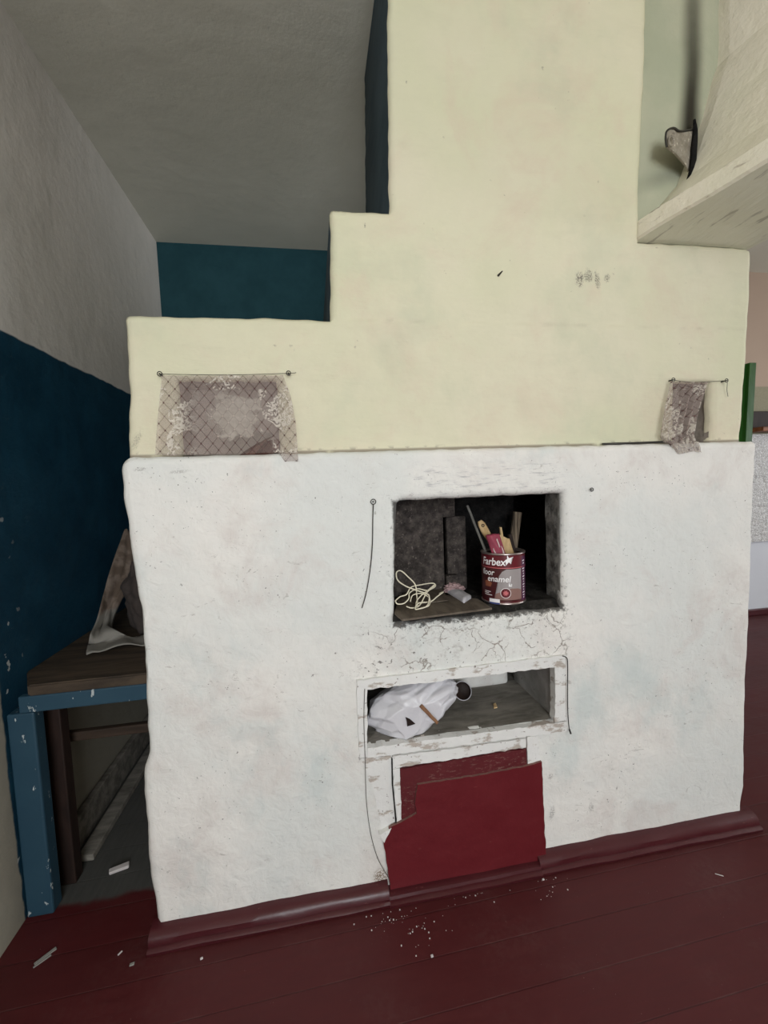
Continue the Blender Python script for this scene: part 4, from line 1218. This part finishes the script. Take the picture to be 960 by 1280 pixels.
# ------------------------------------------------------------------ things in the low niche
FZ = N2[2] + 0.003
def bag():
    root = thing('plastic_bag', 'crumpled white plastic bag lying in the low framed niche', 'bag', (0.27, 1.32, FZ))
    bm = bmesh.new()
    bmesh.ops.create_icosphere(bm, subdivisions=6, radius=1.0)
    cx, cyy, cz = 0.289, 1.312, FZ + 0.082
    kn = Vector((0.05, -0.93, 0.30)).normalized()          # pucker the folds radiate from
    ux = Vector((1, 0, 0)); ux = (ux - kn * ux.dot(kn)).normalized(); uy = kn.cross(ux)
    rng = random.Random(5)
    def facets(n, lo, hi):
        L = []
        while len(L) < n:
            v = Vector((rng.gauss(0, 1), rng.gauss(0, 1), rng.gauss(0, 1))).normalized()
            L.append((v, rng.uniform(lo, hi)))
        return L
    F1, F2, F3 = facets(38, 0.84, 1.0), facets(70, 0.88, 1.0), facets(190, 0.94, 1.0)
    def poly(d, F):
        r = 1.3
        for v, o in F:
            c = d.dot(v)
            if c > 0.3: r = min(r, o / c)
        return r
    for v in bm.verts:
        d = v.co.normalized()
        dw = (d + 0.10 * noise.noise_vector(d * 2.0)).normalized()
        a = math.atan2(d.dot(uy), d.dot(ux)); ang = d.angle(kn)
        f = abs(math.sin(a * 3.0 + 1.6 * noise.noise(d * 1.4) + ang * 0.7))
        fold = (f - 0.6) * 0.15 * min(1, ang * 1.5) * max(0.15, 1 - ang / 2.2)
        k = 1.0 + 1.0 * (poly(dw, F1) - 0.95) - 0.9 * (poly(dw, F2) - 0.96) + 1.5 * (poly(d, F3) - 0.97) + fold - 0.12 * math.exp(-(ang / 0.28) ** 2)
        p = d * k
        q = Vector((cx + p.x * 0.148 + 0.030 * p.z, cyy + p.y * 0.085, cz + p.z * 0.088 - 0.004 + 0.018 * p.x))
        # lies on the board, front lip sags outwards
        if q.z < FZ + 0.001: q.z = FZ + 0.001 + 0.002 * abs(noise.noise(d * 9))
        q.y = max(q.y, 1.238)
        v.co = q
    from_bm('bag_film', bm, M['bag'], root, True)
bag()
lean('bamboo_stick', (0.2949, 1.2320, 0.6022), (0.3426, 1.2160, 0.5480), 0.012, 0.007, M['railwood2'], 'short brown stick poking out of the white plastic bag', 'stick', 0.8)
sheet('bag_gap_shade', [(0.2457, 1.2340, 0.5688), (0.2580, 1.2330, 0.5625), (0.2755, 1.2340, 0.5441), (0.2598, 1.2330, 0.5416), (0.2498, 1.2340, 0.5398), (0.2489, 1.2330, 0.5560)], 0.002, M['brownwood'], 'dark sliver standing for the shaded gap in the white bag', 'shade')  # dark sliver added for the shade inside an opening of the bag
# round dark cup lid behind the bag
lid = thing('jar_lid', 'dark round jar lid with pale rim beside the white bag', 'lid', (0.52, 1.42, FZ))
bm = bmesh.new(); lc = Vector((0.4976, 1.4300, 0.5309))
lathe(bm, [(0.0005, 0.0), (0.030, 0.0), (0.032, 0.004), (0.032, 0.014)], 0, 0, 0, 32)
rot = Matrix.Rotation(math.radians(58), 4, 'X')
for v in bm.verts: v.co = rot @ v.co + Vector((lc.x, lc.y, FZ + 0.032))
from_bm('lid_cup', bm, M['brownwood'], lid, True)
bm = bmesh.new()
ring = [rot @ Vector((0.032 * math.cos(k * PI / 16), 0.032 * math.sin(k * PI / 16), 0.014)) + Vector((lc.x, lc.y, FZ + 0.032)) for k in range(33)]
add_tube(bm, ring, 0.0016, 6)
tag(from_bm('lid_rim', bm, M['paperw'], lid, True), 'thin pale rim')
q = (0.5930, 1.3534, 0.4930)
sheet('wood_crumb', [(q[0] - .008, q[1] - .008, FZ), (q[0] + .004, q[1] - .010, FZ + .002), (q[0] + .008, q[1] + .012, FZ + .006), (q[0] - .002, q[1] + .010, FZ + .004)], 0.004, M['rawwood'], 'tiny pale wood crumb on the grey floor of low niche', 'crumb')

# ------------------------------------------------------------------ wires and nails on the stove face
n1 = (0.1701, 1.2320, 1.2438)
nail(n1, 'ringed nail left of the cooking niche with a bent wire hanging down', 0.024, 0.002, 0.0075)
wire('hanging_wire', 'short bent wire hanging from the nail left of the cooking niche', [(n1[0], 1.222, n1[2] - .006), (0.1670, 1.2260, 1.1898), (0.1629, 1.2260, 1.1186), (0.1540, 1.2260, 1.0473), (0.1390, 1.2250, 0.9763), (0.1235, 1.2220, 0.9300)], 0.0016)
nail((0.8800, 1.2320, 1.2503), 'small ringed nail above right corner of the cooking niche', 0.020, 0.0016, 0.0055)
wire('hanging_wire', 'long thin wire running down the left frame to the red skirting', [(0.1212, 1.2190, 0.6838), (0.1147, 1.2190, 0.5872), (0.1134, 1.2220, 0.4591), (0.1121, 1.2260, 0.3278), (0.1204, 1.2280, 0.2203), (0.1369, 1.2260, 0.1397), (0.1572, 1.2220, 0.0916), (0.1673, 1.2100, 0.0799), (0.1723, 1.2000, 0.0623)], 0.0009)
wire('hanging_wire', 'stout wire hooked down the right side of the low niche frame', [(0.7670, 1.2170, 0.7163), (0.7805, 1.2160, 0.7099), (0.7846, 1.2160, 0.6881), (0.7837, 1.2160, 0.5805), (0.7846, 1.2160, 0.5125), (0.7872, 1.2140, 0.4724), (0.7922, 1.2130, 0.4531)], lambda t: 0.0016 + (0.0016 if t > 0.86 else 0))

# ------------------------------------------------------------------ flue damper plate in the slot by the header
def damper():
    o = thing('damper_plate', 'pale iron damper plate sticking out of the sooty flue slot', 'damper', (1.24, 1.24, 2.34))
    a = [(1.2819, 1.2700, 2.4097), (1.2380, 1.2500, 2.3877), (1.1999, 1.2350, 2.3701), (1.1671, 1.2250, 2.3688), (1.1425, 1.2200, 2.3556), (1.1356, 1.2200, 2.3361), (1.1401, 1.2200, 2.3106), (1.1679, 1.2250, 2.3025), (1.2009, 1.2350, 2.2934), (1.2366, 1.2500, 2.2851), (1.2588, 1.2600, 2.2717), (1.2723, 1.2650, 2.3135), (1.2842, 1.2700, 2.3629)]
    bm = bmesh.new()
    F = [bm.verts.new(p) for p in a]; B = [bm.verts.new((p[0] + .003, p[1] + 0.006, p[2] - .001)) for p in a]
    bm.faces.new(F); bm.faces.new(B[::-1])
    for i in range(len(a)):
        k = (i + 1) % len(a); bm.faces.new((F[i], B[i], B[k], F[k]))
    from_bm('plate', bm, M['iron'], o)
    loop = [(1.1493, 1.2150, 2.3382), (1.1390, 1.2130, 2.3264), (1.1420, 1.2130, 2.3102), (1.1543, 1.2140, 2.3121), (1.1579, 1.2150, 2.3296), (1.1493, 1.2150, 2.3382)]
    tube('pull_ring', spline(loop, 6), 0.0028, M['iron'], o, 6)
    tube('rolled_edge', spline([(1.2798, 1.2680, 2.4105), (1.1970, 1.2320, 2.3699), (1.1642, 1.2220, 2.3685), (1.1359, 1.2160, 2.3530), (1.1305, 1.2160, 2.3326), (1.1350, 1.2160, 2.3048)], 6), 0.0032, M['wire'], o, 6)
damper()
# dark slot crack beside the plate
bm = bmesh.new()
cr = [(1.2874, 1.2700, 2.4423), (1.2829, 1.2620, 2.3987), (1.2721, 1.2550, 2.3432), (1.2633, 1.2500, 2.2897), (1.2440, 1.2450, 2.2430), (1.2218, 1.2400, 2.2037)]
add_tube(bm, spline(cr, 6), lambda t: 0.004 + 0.005 * math.sin(PI * min(1, t * 1.1)), 6)
tag(from_bm('flue_slot', bm, M['soot'], stove, True), 'black sooty slot beside the damper plate')

# ------------------------------------------------------------------ bench in the left corner
bench = thing('corner_bench', 'blue-fronted wooden bench between the left wall and stove', 'bench', (-0.72, 1.8, 0))
BT = 0.738
bm = bmesh.new(); prism_xy(bm, [(-0.868, 1.372), (-0.53, 1.372), (-0.53, 2.45), (XL + .003, 2.45), (XL + .003, 1.485)], BT - .034, BT)
from_bm('bench_top', bm, M['benchtop'], bench)
bm = bmesh.new(); add_box(bm, (-0.900, 1.376, BT - .086), (-0.535, 1.402, BT - .035), 0.004)
tag(from_bm('apron', bm, M['bluepaint'], bench), 'chipped blue front rail')
bm = bmesh.new(); add_box(bm, (-0.936, 1.378, 0.001), (-0.862, 1.425, BT - .087), 0.005)
tag(from_bm('leg', bm, M['bluepaint'], bench), 'chipped blue front leg')
bm = bmesh.new(); add_box(bm, (-0.905, 1.475, 0.001), (-0.848, 1.52, BT - .036), 0.004)
tag(from_bm('leg', bm, M['brownwood'], bench), 'dark brown inner leg')
bm = bmesh.new(); add_box(bm, (-0.905, 1.56, 0.445), (-0.545, 1.585, 0.478), 0.004)
tag(from_bm('rail', bm, M['railwood'], bench), 'brown cross rail')
# two old boards lying along the wall below the bench
for (lab, x0, x1, z1, y1) in (('wide grey board lying along the wall beneath the bench', XL + .004, XL + .03, 0.115, 2.6), ('narrow grey board lying on the floor beneath the bench', -0.885, -0.835, 0.025, 2.4)):
    bm = bmesh.new(); add_box(bm, (x0, 1.56, 0.001), (x1, y1, z1), 0.003, 2, 0.002)
    tag(from_bm('old_board', bm, M['nichegrey']), lab, 'board')
# sacking bundle and the cloth draped over it
o = crumple('sack_bundle', ((-0.7800, 1.8000, 0.9046)[0] + 0.115, 1.82, BT + 0.15), 0.10, 0.10, 0.17, M['sack'], 'dark brown sacking bundle on the bench beside the stove', 'sack', 2, 5, 0.16)
for p in o.data.polygons: p.use_smooth = True
def cloth():
    bm = bmesh.new()
    path = [(-0.8600, 2.0816, 1.1291), (-0.8650, 2.0234, 1.0533), (-0.8700, 1.9437, 0.9621), (-0.8700, 1.8664, 0.8783), (-0.8600, 1.7742, 0.8065), (-0.8400, 1.6751, 0.7855), (-0.8473, 1.6724, 0.7450), (-0.8041, 1.5720, 0.7450)]
    P = spline(path, 6)
    wid = lambda t: 0.05 + 0.02 * math.sin(t * 9) + (0.17 * max(0, t - 0.62) / 0.38)
    n = 14
    rows = []
    for i, p in enumerate(P):
        t = i / (len(P) - 1)
        row = []
        for j in range(n + 1):
            u = j / n
            q = p + Vector((wid(t) * u * 1.15, 0.05 * u * t, -0.10 * u * (1 - t) + 0.020 * math.sin(u * 7 + t * 5) * (1 - .3 * t)))
            q += Vector((0.008, -0.012, 0.010)) * noise.noise(Vector((u * 5, t * 9, 6)))
            q.z = max(q.z, BT + 0.004 + 0.012 * max(0, noise.noise(Vector((u * 6, t * 14, 1)))))
            row.append(bm.verts.new(q))
        rows.append(row)
    for a, b in zip(rows, rows[1:]):
        for j in range(n):
            f = bm.faces.new((a[j], a[j + 1], b[j + 1], b[j]))
    t = NT('faded_floral_rag')
    s = t.xyz()
    k = t.step(t.noise(20, 4), 0.42, 0.62)
    fl = t.mix(k, (0.115, 0.085, 0.065), (0.20, 0.155, 0.125))
    c = t.mix(t.step(t.math('ADD', s[2], t.mul(t.noise(12, 3), 0.05)), 0.835, 0.855), (0.235, 0.22, 0.195), fl)
    t.principled(c, 0.95, t.bump(t.noise(60, 4), 0.3, 0.004), spec=0.1)
    o = from_bm('draped_cloth', bm, t.m, None, True)
    sm = o.modifiers.new('thickness', 'SOLIDIFY'); sm.thickness = 0.003
    return tag(o, 'faded floral cloth trailing down onto the bench top', 'cloth')
cloth()

# ------------------------------------------------------------------ litter on the floor
def chip(p, L, W, H, ang, label, cat='chip', mat='chip'):
    bm = bmesh.new()
    add_box(bm, (-L / 2, -W / 2, 0.0005), (L / 2, W / 2, H), min(W, H) * 0.2, 1, min(L, W) * 0.08)
    for v in bm.verts: v.co.z = max(0.0005, v.co.z)
    r = Matrix.Rotation(ang, 4, 'Z')
    for v in bm.verts: v.co = r @ v.co + Vector((p[0], p[1], 0.0))
    return tag(from_bm('wood_chip' if mat != 'chip' else 'plaster_chip', bm, M[mat]), label, cat)
chip((-0.7266, 1.5023, 0.0100), 0.058, 0.022, 0.012, 0.35, 'pale oblong chip lying on the bare floor beneath the bench')
chip((-0.8121, 1.2475, 0.0000), 0.050, 0.009, 0.004, 0.75, 'pale splinter on the red floor in front of the blue bench leg', 'splinter', 'ragpale') 
chip((-0.8134, 1.2356, 0.0000), 0.040, 0.005, 0.003, 0.70, 'thinner grey splinter just in front of the pale splinter', 'splinter', 'ragpale')
chip((-0.6049, 1.2144, 0.0000), 0.012, 0.004, 0.003, 0.9, 'tiny white crumb on red floor just left of the stove')
chip((-0.5589, 1.1770, 0.0000), 0.012, 0.008, 0.004, 0.2, 'small brownish crumb near the left end of the stove skirting', 'crumb', 'ragpale')
chip((-0.3713, 1.1535, 0.0000), 0.007, 0.005, 0.004, 0.4, 'lone white speck before the left half of the skirting')
chip((1.2222, 1.0790, 0.0000), 0.022, 0.003, 0.002, -0.6, 'thin white sliver on floor before the right end of skirting', 'sliver')
chip((0.6675, 1.1768, 0.0000), 0.007, 0.005, 0.004, 0.1, 'white speck by skirting below right edge of the red panel')
chip((0.2555, 1.0345, 0.0000), 0.007, 0.006, 0.004, 0.1, 'white speck furthest out from the red panel')
def crumbs():
    bm = bmesh.new()
    rng = random.Random(11)
    spots_ = [(0.1776, 1.1492, 0.0000), (0.2332, 1.1264, 0.0000), (0.2522, 1.0891, 0.0000), (0.4244, 1.1729, 0.0000), (0.6801, 1.1468, 0.0000), (0.1426, 1.1563, 0.0000)]
    for k in range(80):
        c = spots_[rng.randrange(len(spots_))]
        x, y = c[0] + rng.gauss(0, 0.045), min(1.175, c[1] + rng.gauss(0, 0.022))
        s = rng.choice((0.0006, 0.0008, 0.0010, 0.0016))
        add_box(bm, (x - s, y - s * rng.uniform(.5, 1.2), 0.0004), (x + s, y + s, 0.0004 + s), 0)
    return tag(from_bm('plaster_crumbs', bm, M['chip']), 'fine white plaster crumbs scattered on the floor before the red panel', 'crumbs', None, 'stuff')
crumbs()

# ------------------------------------------------------------------ the further room, seen past the stove
def foil():
    bm = bmesh.new()
    nx, nz = 60, 40
    x0, x1, z0, z1 = 2.9, 5.2, 0.66, 1.585
    F = [[bm.verts.new((x0 + (x1 - x0) * i / nx, YB - 0.035 + 0.012 * noise.noise(Vector((i * .9, j * .9, 2))), z0 + (z1 - z0) * j / nz)) for j in range(nz + 1)] for i in range(nx + 1)]
    B = [[bm.verts.new((x0 + (x1 - x0) * i / nx, YB - 0.004, z0 + (z1 - z0) * j / nz)) for j in (0, nz)] for i in range(nx + 1)]
    for i in range(nx):
        for j in range(nz): bm.faces.new((F[i][j], F[i + 1][j], F[i + 1][j + 1], F[i][j + 1]))
        bm.faces.new((F[i][0], B[i][0], B[i + 1][0], F[i + 1][0])); bm.faces.new((F[i][nz], F[i + 1][nz], B[i + 1][1], B[i][1]))
    for i in (0, nx):
        bm.faces.new([F[i][j] for j in range(nz + 1)] + [B[i][1], B[i][0]])
    return tag(from_bm('wall_covering', bm, M['foil'], None, False), 'crinkled silvery sheet covering the far wall of next room', 'sheet')
foil()
sh = thing('wall_shelf', 'reddish brown wooden shelf above the silvery sheet in next room', 'shelf', (4.2, YB - .1, 1.6))
bm = bmesh.new(); add_box(bm, (3.66, YB - 0.15, 1.60), (5.0, YB - .001, 1.635), 0.004)
from_bm('shelf_board', bm, M['shelfbrown'], sh)
bm = bmesh.new(); add_box(bm, (3.66, YB - 0.05, 1.636), (5.0, YB - .001, 1.775), 0.004)
from_bm('back_board', bm, M['brownwood'], sh)

# ------------------------------------------------------------------ light, sky, camera
def area(name, loc, rot, sx, sy, power, col):
    l = bpy.data.lights.new(name, 'AREA'); l.shape = 'RECTANGLE'; l.size = sx; l.size_y = sy; l.energy = power; l.color = col
    o = bpy.data.objects.new(name, l); C.objects.link(o); o.location = loc; o.rotation_euler = rot
    return o
area('window_daylight', ((W1[0] + W1[1]) / 2, YF - 0.14, (W1[2] + W1[3]) / 2), (PI / 2, 0, 0), W1[1] - W1[0], W1[3] - W1[2], 95, (0.93, 0.968, 1.0))
area('side_window_daylight', (XR + 0.14, (W2[0] + W2[1]) / 2, (W2[2] + W2[3]) / 2), (PI / 2, 0, PI / 2), W2[1] - W2[0], W2[3] - W2[2], 90, (0.95, 0.98, 1.0))
w = bpy.data.worlds.new('sky'); bpy.context.scene.world = w
w.use_nodes = True
w.node_tree.nodes['Background'].inputs[0].default_value = (0.62, 0.78, 1.0, 1)
w.node_tree.nodes['Background'].inputs[1].default_value = 0.6

cd = bpy.data.cameras.new('camera'); cam = bpy.data.objects.new('camera', cd); C.objects.link(cam)
cd.sensor_fit = 'HORIZONTAL'; cd.sensor_width = 36.0; cd.lens = 36.0 * 526.0 / 960.0
cd.clip_start = 0.02
R = Matrix(((0.985602, 0.049412, -0.161698, 0.0000), (-0.164673, 0.063624, -0.984294, 0.0000), (-0.038348, 0.996750, 0.070844, 1.3000), (0, 0, 0, 1)))
cam.matrix_world = R
sc = bpy.context.scene
sc.camera = cam
sc.view_settings.view_transform = 'Standard'
sc.view_settings.look = 'None'
sc.view_settings.gamma = 1.0
sc.view_settings.use_curve_mapping = False
sc.view_settings.exposure = 0.17
